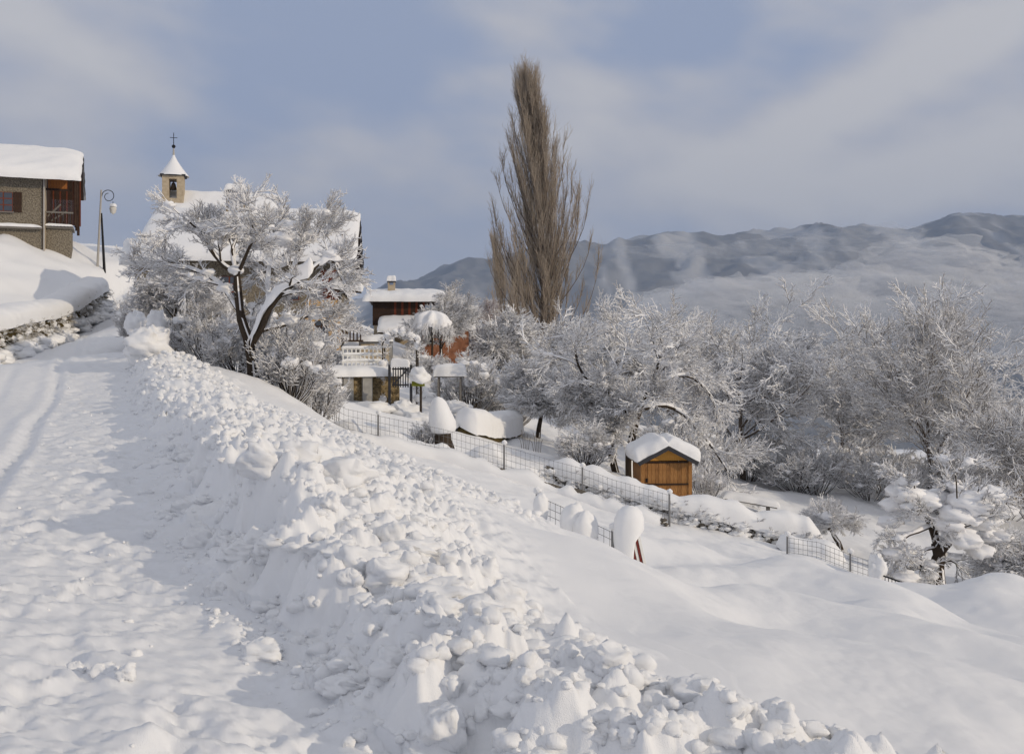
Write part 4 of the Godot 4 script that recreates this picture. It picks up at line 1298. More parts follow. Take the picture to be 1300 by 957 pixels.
func make_houses() -> void:
	# stone farmhouse above the road
	var c := px(53, 322, 63.0)
	var h := thing("stone_house", "stone farmhouse with carved wooden gable balcony above the road", "house", c, deg_to_rad(21.5))
	var W := 9.0
	box(h, "wall", Vector3(-W / 2, 2.1, -4.0), Vector3(W, 6.2, 8.0), M.stone_render)
	box(h, "gable_wall", Vector3(0.06, 2.1, -4.06), Vector3(0.12, 6.2, 7.9), M.dark_wood)
	box(h, "gable_render", Vector3(0.13, 2.6, -0.75), Vector3(0.06, 5.0, 1.4), M.cream_wall)
	put("gable", prism_mesh([Vector2(-4.0, 0), Vector2(4.0, 0), Vector2(0, 2.0)], -0.1, 0.1), M.dark_wood, h, Vector3(-0.02, 5.2, -4.0), Vector3(0, PI / 2, 0))
	pitched(h, -W - 1.0, 2.15, 5.1, 7.0, 0.0, -8.0, 0.9, 0.55, M.dark_wood, 300)
	window(h, Vector3(-2.18, 3.15, 0.03), 1.05, 1.2, M.red_wood, 2, 3)
	box(h, "shutter", Vector3(-1.38, 3.15, 0.04), Vector3(0.45, 1.25, 0.06), M.dark_wood)
	box(h, "shutter", Vector3(-2.98, 3.15, 0.04), Vector3(0.45, 1.25, 0.06), M.dark_wood)
	box(h, "wall_plate", Vector3(-W / 2, 4.98, 0.06), Vector3(W, 0.28, 0.16), M.dark_wood)
	var ledge := box(h, "ledge", Vector3(-W / 2, 1.55, 0.14), Vector3(W, 0.12, 0.5), M.grey_wood)
	put("ledge_snow", slab_mesh(W, 0.56, 0.22, 311, 40, 8), M.snow, ledge, Vector3(0, 0.05, 0.02))
	rod(h, "drain_pipe", [Vector3(0.1, -0.2, 0.12), Vector3(0.1, 2.5, 0.12), Vector3(0.1, 5.0, 0.12)], 0.05, 0.05, M.pale_metal)
	# the wooden gable bay: posts, boarding, brackets
	for k in 3:
		rod(h, "post", [Vector3(1.85, 1.9, -0.6 - 3.2 * k), Vector3(1.85, 5.0, -0.6 - 3.2 * k)], 0.09, 0.09, M.dark_wood, 6)
	for k in 22:                 # barge boards closing the far side of the bay
		box(h, "board", Vector3(0.2 + 0.085 * k, 4.1 + 0.35 * sin(k * 2.1) * 0.2, -6.7 - 0.01 * (k % 2)), Vector3(0.08, 3.2, 0.04), M.red_wood if k % 5 == 1 else M.dark_wood)
	for k in 7:
		box(h, "loft_board", Vector3(0.35 + 0.16 * k, 4.55, -0.9 - 0.01 * (k % 2)), Vector3(0.15, 0.62, 0.05), M.orange_wood)
	box(h, "loft_beam", Vector3(0.9, 4.18, -0.88), Vector3(1.5, 0.12, 0.14), M.dark_wood)
	rod(h, "bracket", [Vector3(0.15, 2.4, -1.2), Vector3(1.0, 3.3, -1.2)], 0.06, 0.06, M.grey_wood, 6)
	rod(h, "bracket", [Vector3(0.15, 2.2, -2.4), Vector3(1.3, 3.0, -2.4)], 0.06, 0.06, M.grey_wood, 6)
	var bal := box(h, "balcony", Vector3(0.95, 1.72, -1.6), Vector3(1.65, 0.14, 2.6), M.grey_wood)
	box(bal, "balcony_rail", Vector3(0, 0.95, 1.25), Vector3(1.65, 0.1, 0.1), M.grey_wood)
	for k in 8:
		rod(bal, "baluster", [Vector3(-0.7 + 0.2 * k, 0.08, 1.25), Vector3(-0.7 + 0.2 * k, 0.35, 1.25), Vector3(-0.7 + 0.2 * k, 0.5, 1.25), Vector3(-0.7 + 0.2 * k, 0.92, 1.25)], 0.05, 0.035, M.dark_wood, 6)
	put("balcony_snow", slab_mesh(1.6, 0.5, 0.16, 312, 12, 6), M.snow, bal, Vector3(0, 0.07, 1.2))
	box(h, "cellar_wall", Vector3(0.9, 0.15, -1.7), Vector3(1.5, 3.0, 2.4), M.stone_render)
	# the big chalet behind the fruit tree
	c = px(432, 440, 52.0)
	h = thing("chalet", "big chalet with deep snow roof and stone chimney behind the fruit tree", "house", c, deg_to_rad(6.5))
	box(h, "wall", Vector3(-4.7, 2.4, -4.5), Vector3(9.4, 6.0, 9.0), M.stone_render)
	box(h, "ochre_panel", Vector3(-0.9, 1.1, 0.02), Vector3(1.8, 2.6, 0.06), M.ochre_wall)
	put("gable", prism_mesh([Vector2(-4.5, 0), Vector2(4.5, 0), Vector2(0, 2.3)], -0.1, 0.1), M.dark_wood, h, Vector3(-0.11, 5.35, -4.5), Vector3(0, PI / 2, 0))
	pitched(h, -10.2, 0.75, 5.0, 7.35, 0.0, -9.0, 1.1, 0.5, M.dark_wood, 320)
	for k in 16:
		box(h, "gable_board", Vector3(0.06, 4.35, -0.5 - 0.52 * k), Vector3(0.07, 3.0, 0.48), M.dark_wood)
	box(h, "red_panel", Vector3(-0.55, 3.2, 0.05), Vector3(0.9, 1.5, 0.08), M.red_wood)
	window(h, Vector3(-2.6, 3.0, 0.03), 1.0, 1.2, M.red_wood)
	window(h, Vector3(-5.6, 3.0, 0.03), 1.0, 1.2, M.red_wood)
	window(h, Vector3(-0.95, 0.9, 0.03), 0.7, 0.9, M.dark_wood)
	chimney(h, Vector3(-5.85, 6.9, -3.6), 0.9, 1.3, M.rubble, 331)
	var por := box(h, "porch_roof", Vector3(0.35, 3.05, -0.2), Vector3(1.5, 0.1, 1.6), M.dark_wood, Vector3(0.25, 0, -0.1))
	put("porch_snow", slab_mesh(1.6, 1.7, 0.45, 332, 14, 14), M.snow, por, Vector3(0, 0.05, 0))
	var bal2 := box(h, "balcony", Vector3(0.5, 0.3, -0.6), Vector3(1.3, 0.1, 1.2), M.dark_wood)
	for k in 7:
		box(bal2, "baluster", Vector3(-0.55 + 0.18 * k, 0.35, 0.55), Vector3(0.07, 0.6, 0.05), M.dark_wood)
	box(bal2, "balcony_rail", Vector3(0, 0.68, 0.55), Vector3(1.3, 0.08, 0.08), M.dark_wood)
	# the low dark wing at the chalet's far end
	c = px(183, 395, 55.0)
	h = thing("outbuilding", "low cream outbuilding with dark eaves at the road's end", "house", c, deg_to_rad(14))
	box(h, "wall", Vector3(0.6, 0.9, -1.5), Vector3(2.2, 4.2, 3.0), M.cream_wall)
	box(h, "door", Vector3(-0.1, 0.6, 0.03), Vector3(0.9, 2.0, 0.06), M.dark_wood)
	pitched(h, -1.1, 2.0, 2.9, 3.8, 0.0, -3.0, 0.5, 0.45, M.slate, 340)
	# chapel
	c = px(220, 330, 92.0)
	h = thing("chapel", "chapel with open belfry, snowy pointed cap and iron cross", "chapel", c, deg_to_rad(14))
	var tw := 1.85
	var up := px(220, 224, 92.0).y - c.y
	box(h, "nave", Vector3(4.0, 1.2, -1.5), Vector3(10.0, 5.4, 6.0), M.cream_wall)
	pitched(h, -1.2, 9.2, 3.9, 6.3, 1.5, -4.5, 0.4, 0.5, M.slate, 350)
	for q in [[-0.63, 0.0, 0.59, 1.85], [0.63, 0.0, 0.59, 1.85]]:
		box(h, "belfry_pier", Vector3(q[0], up - 1.05, q[1]), Vector3(q[2], 2.1, q[3]), M.cream_wall)
	box(h, "tower", Vector3(0, (up - 2.1) / 2 - 0.5, 0), Vector3(tw, up - 2.1 + 1.0, tw), M.cream_wall)
	box(h, "belfry_lintel", Vector3(0, up - 0.17, 0), Vector3(0.668, 0.34, 1.84), M.cream_wall)
	var bp := PackedVector3Array()
	for j in 7:
		for i in 17:
			var t := j / 6.0
			var rr: float = [0.05, 0.16, 0.2, 0.22, 0.25, 0.3, 0.36][j]
			bp.append(Vector3(cos(-TAU * i / 16.0) * rr, -0.7 * t, sin(-TAU * i / 16.0) * rr))
	put("bell", grid_mesh(bp, 16, 6), M.bronze, h, Vector3(0, up - 0.55, 0.2))
	rod(h, "bell_yoke", [Vector3(-0.34, up - 0.5, 0.2), Vector3(0.34, up - 0.5, 0.2)], 0.05, 0.05, M.dark_wood, 6)
	var cap := PackedVector3Array()
	for j in 9:
		for i in 25:
			var t := j / 8.0
			var rr := 0.10 + 1.28 * pow(t, 1.25)
			cap.append(Vector3(cos(-TAU * i / 24.0) * rr, 1.95 * (1.0 - t), sin(-TAU * i / 24.0) * rr))
	put("spire_snow", grid_mesh(cap, 24, 8), M.snow, h, Vector3(0, up, 0))
	box(h, "spire_eave", Vector3(0, up + 0.02, 0), Vector3(2.2, 0.12, 2.2), M.slate)
	rod(h, "spire_rod", [Vector3(0, up + 1.85, 0), Vector3(0, up + 2.7, 0)], 0.11, 0.05, M.pale_metal)
	var ball := SphereMesh.new()
	ball.radius = 0.17
	ball.height = 0.34
	put("spire_ball", ball, M.black_metal, h, Vector3(0, up + 2.75, 0))
	var cross := rod(h, "cross", [Vector3(0, up + 2.9, 0), Vector3(0, up + 4.0, 0)], 0.035, 0.03, M.black_metal, 6)
	rod(cross, "cross_arm", [Vector3(-0.32, up + 3.55, 0), Vector3(0.32, up + 3.55, 0)], 0.03, 0.03, M.black_metal, 6)
	# dark timber chalet
	c = px(500, 434, 70.0)
	h = thing("timber_chalet", "dark red timber chalet with small snowy chimney above the garden", "house", c, deg_to_rad(4))
	var s := 70.0 / F
	box(h, "base_wall", Vector3(0.3, 0.3, -3.0), Vector3(3.4, 1.8, 6.0), M.cream_wall)
	for k in 22:
		box(h, "wall_board", Vector3(-1.4 + 0.165 * k, 2.1, 0.0 - 0.012 * (k % 2)), Vector3(0.158, 1.9, 0.06), M.red_wood if k > 7 and k % 3 == 0 else M.dark_wood)
	box(h, "wall", Vector3(0.3, 2.1, -3.06), Vector3(3.5, 1.9, 6.0), M.dark_wood)
	pitched(h, -2.0, 3.4, 2.95, 3.4, 0.0, -6.0, 0.6, 0.45, M.dark_wood, 360)
	chimney(h, Vector3(-0.25, 3.3, -1.6), 0.5, 0.75, M.cream_wall, 361)
	var low := box(h, "lower_roof", Vector3(0.9, 1.1, 1.0), Vector3(3.8, 0.1, 2.4), M.dark_wood, Vector3(0.42, 0, 0))
	put("lower_roof_snow", slab_mesh(3.9, 2.5, 0.35, 362, 20, 14), M.snow, low, Vector3(0, 0.05, 0))
	# rust coloured wall behind the weeping tree
	c = px_at(562, 62.0)
	h = thing("rust_building", "low rust-orange building half hidden behind the weeping tree", "house", c, deg_to_rad(3))
	var ry := px(560, 414, 62.0).y - c.y
	box(h, "wall", Vector3(0.1, ry / 2 - 0.3, -2.0), Vector3(3.0, ry + 0.6, 4.0), M.rust_wall)
	pitched(h, -1.7, 1.9, ry, ry + 0.6, 0.0, -4.0, 0.4, 0.4, M.dark_wood, 370)
	window(h, Vector3(-0.8, ry - 0.75, 0.03), 0.5, 0.6, M.white_paint, 1, 2)
	# low brown garage between the chalets
	c = px_at(476, 53.0)
	h = thing("garage", "low brown garage front between the two chalets", "house", c, deg_to_rad(5))
	var gy := px(476, 433, 53.0).y - c.y
	box(h, "wall", Vector3(0, gy / 2 - 0.3, -1.3), Vector3(1.7, gy + 0.6, 2.6), M.grey_wall)
	var door := box(h, "door", Vector3(0, gy / 2 - 0.1, 0.03), Vector3(1.45, gy - 0.1, 0.06), M.cream_wall)
	put("roof_snow", slab_mesh(1.9, 2.9, 0.35, 381, 14, 14), M.snow, h, Vector3(0, gy - 0.02, -1.2))
	# the garden shed
	c = px(846, 634, 36.0)
	c.y = ground_y(c.x, c.z) - 0.12
	h = thing("garden_shed", "small wooden garden shed with plank doors and snowy gable roof", "shed", c, deg_to_rad(4))
	var eave := px(846, 584, 36.0).y - c.y
	var peak := px(846, 568, 36.0).y - c.y
	var hw := 0.86
	for q in [-1, 1]:
		box(h, "corner_post", Vector3(q * hw, eave / 2 - 0.03, 0.0), Vector3(0.13, eave, 0.13), M.shed_wood)
	for q in [-1, 1]:
		for k in 9:
			box(h, "side_board", Vector3(q * hw, eave / 2, -0.16 - 0.17 * k), Vector3(0.05, eave, 0.165), M.shed_wood_b)
	box(h, "back_wall", Vector3(0, eave / 2, -1.66), Vector3(1.66, eave, 0.05), M.shed_wood_b)
	for k in 12:              # door planks
		var m: Material = M.shed_wood if (k * 7) % 3 else M.shed_wood_b
		var pl := box(h, "door_plank", Vector3(-0.745 + 0.1355 * k, (eave - 0.12) / 2, 0.0 + 0.004 * ((k * 5) % 3)), Vector3(0.128, eave - 0.1, 0.04), m)
	for yy in [eave * 0.42, eave - 0.07]:
		box(h, "door_ledger", Vector3(0, yy, 0.05), Vector3(1.6, 0.055, 0.04), M.dark_wood)
	box(h, "latch", Vector3(-0.72, eave * 0.52, 0.06), Vector3(0.05, 0.14, 0.04), M.black_metal)
	put("gable_board", prism_mesh([Vector2(-hw, 0), Vector2(hw, 0), Vector2(0, peak - eave - 0.02)], -0.03, 0.03), M.gold_wood, h, Vector3(0, eave - 0.02, 0.0))
	for q in [-1, 1]:
		var run := hw + 0.22
		var rise := (peak - eave) / hw * run
		var a := atan2(rise, run)
		var l := sqrt(run * run + rise * rise) + 0.02
		var rf := box(h, "roof", Vector3(q * run / 2, peak - rise / 2 + 0.05, -0.75), Vector3(l, 0.09, 2.2), M.slate, Vector3(0, 0, -q * a))
		box(rf, "barge_board", Vector3(0, -0.03, 1.115), Vector3(l, 0.15, 0.03), M.slate)
		put("roof_snow", slab_mesh(l + 0.1, 2.25, 0.42, 390 + q, 18, 18), M.snow, rf, Vector3(q * -0.03, 0.04, 0))

func make_lamp() -> void:
	var c := px(129, 336, 66.0)
	c.y = ground_y(c.x, c.z) - 0.3
	var top := px(128, 241, 66.0).y - c.y
	var o := thing("street_lamp", "street lamp with curled iron arm on a propped pale pole", "street lamp", c)
	rod(o, "pole", [Vector3(-0.28, 0, 0.1), Vector3(-0.16, top * 0.5, 0.05), Vector3(-0.05, top, 0)], 0.085, 0.06, M.pale_metal)
	rod(o, "brace", [Vector3(0.16, 0, 0), Vector3(0.06, top * 0.36, 0), Vector3(-0.04, top * 0.72, 0.0)], 0.1, 0.06, M.black_metal)
	var sp := []
	for k in 26:
		var t := k / 25.0
		var a := PI * 0.85 - t * PI * 2.35
		var rr := 0.44 * (1.0 - 0.55 * t)
		sp.append(Vector3(0.42 + cos(a) * rr, top - 0.42 + sin(a) * rr, 0))
	sp.push_front(Vector3(-0.04, top - 0.5, 0))
	rod(o, "scroll_arm", sp, 0.026, 0.022, M.black_metal, 6)
	rod(o, "hanger", [Vector3(0.72, top - 0.75, 0), Vector3(0.72, top - 1.0, 0)], 0.02, 0.02, M.black_metal, 6)
	var v := PackedVector3Array()
	var prof := [[0.02, 0.0], [0.10, -0.05], [0.22, -0.22], [0.24, -0.25], [0.22, -0.27], [0.17, -0.52], [0.08, -0.58], [0.02, -0.64]]
	for j in prof.size():
		for i in 13:
			v.append(Vector3(cos(-TAU * i / 12.0) * prof[j][0], prof[j][1], sin(-TAU * i / 12.0) * prof[j][0]))
	var lan := put("lantern", grid_mesh(v, 12, prof.size() - 1), M.lamp_glass, o, Vector3(0.72, top - 0.98, 0))
	put("lantern_snow", slab_mesh(0.36, 0.36, 0.2, 5, 8, 8), M.snow, lan, Vector3(0, -0.12, 0))

func stones_on(o: Node, a: Vector3, b: Vector3, h: float, out: Vector3, seed_: int, m: Material, size := 0.16) -> void:
	var r := RandomNumberGenerator.new()
	r.seed = seed_
	var list := []
	var l := a.distance_to(b)
	for j in int(h / (size * 1.25)) + 1:
		for i in int(l / (size * 1.9)):
			var p := a.lerp(b, (i + r.randf_range(0.2, 0.8)) / (l / (size * 1.9))) + Vector3(0, minf(h, (j + r.randf_range(0.3, 0.7)) * size * 1.25), 0) + out * r.randf_range(-0.03, 0.04)
			list.append(Transform3D(Basis.from_euler(Vector3(r.randf_range(-0.2, 0.2), r.randf() * TAU, r.randf_range(-0.2, 0.2))).scaled(Vector3(size * r.randf_range(0.8, 1.25), size * r.randf_range(0.5, 0.75), size * 0.9)), p))
	many("stones", lump_meshes[2], list, o, m)

func make_garden() -> void:
	# retaining wall on the upper side of the road, thick snow hanging over it
	var w := thing("retaining_wall", "rough earth and stone wall under a thick overhanging roll of snow", "wall", Vector3(wall_x(50.0), 0, -50.0))
	var line := PackedVector3Array()
	for k in 15:
		var d := 35.0 + k * 1.95
		line.append(Vector3(wall_x(d) + 0.12, 0, -d))
	var v := PackedVector3Array()
	var low := PackedVector3Array()
	for q in line:
		var foot := ground_y(q.x + 1.0, q.z)
		low.append(Vector3(q.x, foot, q.z) - w.position)
	var wm := PackedVector3Array()
	for k in low.size():
		for j in 5:
			wm.append(low[k] + Vector3(0.08 * sin(k * 2.3 + j), -0.4 + 0.56 * j, 0))
	put("wall_face", grid_mesh(wm, 4, low.size() - 1), M.leaf_litter, w)
	for k in low.size() - 1:
		stones_on(w, low[k] + Vector3(0.08, 0.25, 0), low[k + 1] + Vector3(0.08, 0.25, 0), 1.3, Vector3(1, 0, 0), 600 + k, M.leaf_litter, 0.15)
	var top := PackedVector3Array()
	for q in low:
		top.append(q + Vector3(-0.5, 1.5, 0))
	put("wall_snow", roll_mesh(top, 1.9, 0.62, 610, 8, 0.1, 0.5), M.snow, w)
	var tr := RandomNumberGenerator.new()
	tr.seed = 31
	var tufts := []
	var icing := []
	for k in 420:
		var f := tr.randf() * (low.size() - 1.01)
		var c := low[int(f)].lerp(low[int(f) + 1], f - int(f)) + Vector3(tr.randf_range(0.05, 0.22), tr.randf_range(0.3, 1.6), 0)
		tufts.append(spray_at(c, Vector3(1, tr.randf_range(-1.0, 0.5), tr.randf_range(-0.8, 0.8)).normalized(), tr.randf_range(0.2, 0.45), tr))
		if k % 3 == 0:
			var s := tr.randf_range(0.08, 0.24)
			icing.append(Transform3D(Basis(Vector3.UP, tr.randf() * TAU).scaled(Vector3(s * 0.8, s * 0.7, s * 1.3)), c + Vector3(0.03, 0, 0)))
	many("dry_tufts", S.tuft0, tufts, w)
	many("snow_patches", lump_meshes[1], icing, w, M.snow)
	# snow fallen along the wall's foot
	var rr := RandomNumberGenerator.new()
	rr.seed = 12
	var foot_l := []
	for k in 110:
		var f := rr.randf() * (low.size() - 1.01)
		var i0 := int(f)
		var c := low[i0].lerp(low[i0 + 1], f - i0) + Vector3(rr.randf_range(0.1, 0.75), 0, 0)
		var s := rr.randf_range(0.18, 0.5)
		c.y += rr.randf_range(0.0, 0.75) * clampf(0.9 - (c.x - low[i0].x), 0.0, 1.0)
		foot_l.append(Transform3D(Basis(Vector3.UP, rr.randf() * TAU).scaled(Vector3(s, s * 0.6, s * 1.3)), c))
	var fs := many("wall_foot_snow", lump_meshes[0], foot_l, w, M.snow)
	# capped gateposts at the turn of the road
	capped("gate_post", "gatepost under a pointed lump of snow", px_at(199, 33.0), 1.0, 0.32, 0.62, 620, px(199, 421, 33.0).y, px(199, 395, 33.0).y)
	capped("gate_post", "leaning gatepost under a rounded cap of snow beside the frosted shrub", px_at(173, 34.5), 0.8, 0.42, 0.6, 621, px(173, 425, 34.5).y, px(173, 398, 34.5).y)
	capped("gate_post", "pale straight gatepost at the corner of the dark hedge", px_at(226, 33.0), 0.9, 0.2, 0.3, 625, px(226, 412, 33.0).y, px(226, 402, 33.0).y)
	var blk := put("snow_block", lump_mesh(622, 0.6, 28, 18, 0.5), M.snow, null, px_at(190, 29.5) + Vector3(0, 0.25, 0))
	blk.scale = Vector3(0.72, 0.62, 0.6)
	tag(blk, "big rounded block of snow at the road's edge by the gateposts", "snow block")
	# terrace
	var a := px_at(393, 42.0)
	var b := px_at(486, 43.2)
	var t := thing("terrace", "stone garden terrace deep in snow with white railing", "terrace", a)
	var D := b - a
	var face := px(450, 476, 42.5).y - a.y
	var ta := atan2(-D.z, D.x)
	var mid := D / 2
	var lw := Vector2(D.x, D.z).length()
	box(t, "wall", Vector3(mid.x, face - 1.1, mid.z - 1.9), Vector3(lw, 2.2, 3.6), M.rubble, Vector3(0, ta, 0))
	stones_on(t, Vector3(0, face - 2.0, -0.05), Vector3(D.x, face - 2.0, D.z - 0.05), 1.9, Vector3(0, 0, 1), 630, M.rubble, 0.17)
	for q in [0.28, 0.52, 0.78]:
		box(t, "pillar", Vector3(D.x * q, face - 0.95, D.z * q + 0.12), Vector3(0.42, 1.9, 0.3), M.grey_wall, Vector3(0, ta, 0))
	var cop := put("terrace_snow", slab_mesh(lw + 0.5, 4.2, 0.42, 631, 40, 20, 0.05), M.snow, t, Vector3(mid.x, face - 0.02, mid.z - 1.75), Vector3(0, ta, 0))
	for k in 10:
		box(t, "rail_post", Vector3(D.x * (0.42 + 0.06 * k), face + 0.75, D.z * (0.42 + 0.06 * k) - 0.5), Vector3(0.06, 0.95, 0.06), M.white_paint, Vector3(0, ta, 0))
	for k in 3:
		var rl := box(t, "rail", Vector3(D.x * 0.69, face + 0.55 + 0.28 * k, D.z * 0.69 - 0.5), Vector3(lw * 0.58, 0.07, 0.05), M.white_paint, Vector3(0, ta, 0))
		put("rail_snow", slab_mesh(lw * 0.58, 0.12, 0.09, 640 + k, 20, 4), M.snow, rl, Vector3(0, 0.03, 0))
	# gate and arch
	c_gate()
	# tree stump with its hat of snow
	var st := px_at(562, 35.0)
	var stump := thing("tree_stump", "dark hollow tree stump under a tall teardrop hat of snow", "tree stump", st)
	var sv := PackedVector3Array()
	var nn := FastNoiseLite.new()
	nn.seed = 4
	nn.frequency = 0.9
	for j in 9:
		for i in 21:
			var ph := -TAU * (i % 20) / 20.0
			var rr2 := (0.30 - 0.05 * sin(j * 0.8) + 0.05 * j / 8.0) * (1.0 + 0.3 * nn.get_noise_3d(cos(ph) * 2.0, j * 0.3, sin(ph) * 2.0))
			sv.append(Vector3(cos(ph) * rr2 + 0.05 * j / 8.0, 0.95 - 0.16 * j, sin(ph) * rr2))
	put("trunk", grid_mesh(sv, 20, 8), M.bark, stump)
	var hat := PackedVector3Array()
	var prof := [[0.02, 1.98], [0.14, 1.94], [0.25, 1.80], [0.33, 1.58], [0.41, 1.35], [0.47, 1.12], [0.48, 0.9], [0.40, 0.74], [0.25, 0.70]]
	for j in prof.size():
		for i in 25:
			var ph := -TAU * (i % 24) / 24.0
			var rr3: float = prof[j][0] * (1.0 + 0.14 * nn.get_noise_3d(cos(ph), prof[j][1], sin(ph)))
			hat.append(Vector3(cos(ph) * rr3 - 0.18 * maxf(0.0, prof[j][1] - 1.0), prof[j][1], sin(ph) * rr3))
	put("snow_cap", grid_mesh(hat, 24, prof.size() - 1), M.snow, stump)
	# clipped hedge under a roll of snow
	var hp := along([[583, 40.0], [600, 40.5], [620, 41.5], [640, 43.5], [655, 45.5]])
	var hedge := thing("hedge", "low clipped hedge under a thick fringed roll of snow", "hedge", hp[0])
	put("hedge_twigs", roll_mesh(lifted(hp, -0.1, hp[0]), 0.95, 0.45, 660, 8, 0.1), M.leaf_litter, hedge)
	put("hedge_snow", roll_mesh(lifted(hp, 0.22, hp[0]), 1.25, 0.78, 661, 10, 0.12), M.snow, hedge)
	# bird table
	var bt := px_at(531, 41.0)
	var bird := thing("bird_table", "olive-fronted box on a post with a heap of snow on top", "bird table", bt)
	var by := px(530, 487, 41.0).y - bt.y
	rod(bird, "post", [Vector3(0.1, -0.3, 0), Vector3(0.1, by, 0)], 0.05, 0.05, M.bark, 6)
	box(bird, "box", Vector3(0, by, 0), Vector3(0.5, 0.2, 0.4), M.olive_paint)
	var heap := put("snow_heap", lump_mesh(664, 0.4, 18, 12, 0.5), M.snow, bird, Vector3(0.02, by + 0.3, 0))
	heap.scale = Vector3(0.42, 0.36, 0.38)
	# garden table beside the arch
	var tp := px_at(571, 46.0)
	var tab := thing("garden_table", "garden table with a cushion of snow beside the arch", "table", tp)
	var ty := px(571, 478, 46.0).y - tp.y
	box(tab, "table_top", Vector3(0, ty, 0), Vector3(1.35, 0.06, 0.9), M.grey_wood)
	for q in [[-1, -1], [1, -1], [-1, 1], [1, 1]]:
		box(tab, "leg", Vector3(q[0] * 0.5, ty / 2 - 0.15, q[1] * 0.35), Vector3(0.07, ty + 0.3, 0.07), M.grey_wood)
	put("table_snow", slab_mesh(1.5, 1.0, 0.55, 665, 16, 14), M.snow, tab, Vector3(0, ty + 0.02, 0))
	for q in [[511, 503, 42.0, 0.85, 0.5, "snow heap filling the step below the garden gate"], [536, 512, 40.7, 0.8, 0.42, "snow heap round the bird table's post"], [575, 512, 45.6, 1.1, 0.5, "snow heap under the garden table"], [470, 508, 41.4, 1.0, 0.35, "snow heap against the terrace wall"]]:
		var hc := px_at(q[0], q[2])
		var hm := put("snow_heap", lump_mesh(int(q[0]), 0.3, 26, 16, 0.5), M.snow, null, hc + Vector3(0, q[4] * 0.15, 0))
		hm.scale = Vector3(q[3], q[4], q[3] * 0.8)
		tag(hm, q[5], "snow heap")
	make_fences()
	# buried board bench below the shed
	var bb := px_at(953, 41.0)
	var bench := thing("bench", "plank bench buried under a flat slab of snow", "bench", bb, deg_to_rad(-8))
	box(bench, "seat", Vector3(0, 0.38, 0), Vector3(2.1, 0.07, 0.55), M.grey_wood, Vector3(0, 0, -0.16))
	for q in [-0.7, 0.7]:
		box(bench, "leg", Vector3(q, 0.0, 0), Vector3(0.12, 0.72 - q * 0.1, 0.4), M.grey_wood)
	put("bench_snow", slab_mesh(2.3, 0.75, 0.26, 670, 20, 10), M.snow, bench, Vector3(0, 0.40, 0), Vector3(0, 0, -0.16))
	# dead stalks
	for q in [[405, 34.5], [425, 35.5], [682, 40.0], [667, 41.0], [378, 32.0]]:
		var sp := px_at(q[0], q[1])
		var stalk := thing("dead_stalk", "dry weed stalks poking out of the snow", "plant", sp, 0.0, "dry weed stalks")
		for k in 5:
			rod(stalk, "stalk", [Vector3(0.06 * k - 0.12, -0.1, 0.03 * (k % 2)), Vector3(0.09 * k - 0.2, 0.35 + 0.07 * ((k * 3) % 4), 0), Vector3(0.13 * k - 0.3, 0.5 + 0.1 * ((k * 3) % 4), 0.02)], 0.012, 0.006, M.twig, 4)

func capped(called: String, label: String, at: Vector3, _h: float, w: float, wide: float, seed_: int, y0: float, y1: float) -> void:
	var o := thing(called, label, "gatepost", at, 0.0)
	var hh := y0 - at.y
	box(o, "post", Vector3(0, hh / 2 - 0.15, 0), Vector3(w, hh + 0.4, w), M.grey_wood)
	var cap := put("snow_cap", lump_mesh(seed_, 0.45, 22, 14, 0.45), M.snow, o, Vector3(0, (y0 + y1) / 2 - at.y, 0))
	cap.scale = Vector3(wide * 0.62, (y1 - y0) * 0.62, wide * 0.62)

func c_gate() -> void:
	var g := px_at(508, 42.4)
	var o := thing("garden_gate", "dark slatted garden gate with a diagonal brace", "gate", g, deg_to_rad(-4))
	var hi := px(508, 466, 42.4).y - g.y
	var lo := hi - 0.85
	for k in 7:
		box(o, "slat", Vector3(-0.3 + 0.105 * k, (hi + lo) / 2, 0), Vector3(0.045, hi - lo, 0.03), M.slate)
	for y in [lo + 0.1, hi - 0.08]:
		box(o, "crossbar", Vector3(0, y, -0.03), Vector3(0.72, 0.06, 0.03), M.slate)
	box(o, "brace", Vector3(0, (hi + lo) / 2, 0.035), Vector3(0.92, 0.06, 0.03), M.slate, Vector3(0, 0, 0.8))
	put("gate_snow", slab_mesh(0.8, 0.2, 0.36, 690, 10, 6), M.snow, o, Vector3(0, hi, 0))
	for q in [-1, 1]:
		box(o, "gate_post", Vector3(q * 0.46, hi / 2 - 0.1, 0), Vector3(0.1, hi + 0.4, 0.1), M.slate)
	var ar := thing("garden_arch", "arched trellis of frosted climbing twigs over the gate", "arch", px_at(507, 43.2))
	var top := px(507, 424, 43.2).y - ar.position.y
	var r := RandomNumberGenerator.new()
	r.seed = 3
	var tw := []
	var lumps := []
	for z in [0.0, -0.7]:
		var pts := []
		for k in 13:
			var a := PI * k / 12.0
			pts.append(Vector3(-0.75 * cos(a), (top - 0.55) + 0.55 * sin(a) if k > 0 and k < 12 else -0.2, z))
		rod(ar, "hoop", pts, 0.03, 0.03, M.bark, 6)
		for k in 90:
			var a := r.randf()
			var side := -1.0 if r.randf() < 0.5 else 1.0
			var p := Vector3(side * 0.75, a * (top - 0.5), z)
			if r.randf() < 0.45:
				var q := r.randf() * PI
				p = Vector3(-0.75 * cos(q), top - 0.55 + 0.55 * sin(q), z)
			tw.append(spray_at(p, Vector3(r.randf_range(-1, 1), r.randf_range(-0.4, 1), r.randf_range(-1, 1)).normalized(), r.randf_range(0.22, 0.42), r))
			if k % 6 == 0:
				lumps.append(Transform3D(Basis().scaled(Vector3.ONE * r.randf_range(0.08, 0.2)), p + Vector3(0, 0.1, 0)))
	many("climbing_twigs", S.bush0, tw, ar)
	many("snow_clumps", lump_meshes[0], lumps, ar, M.tree_snow)

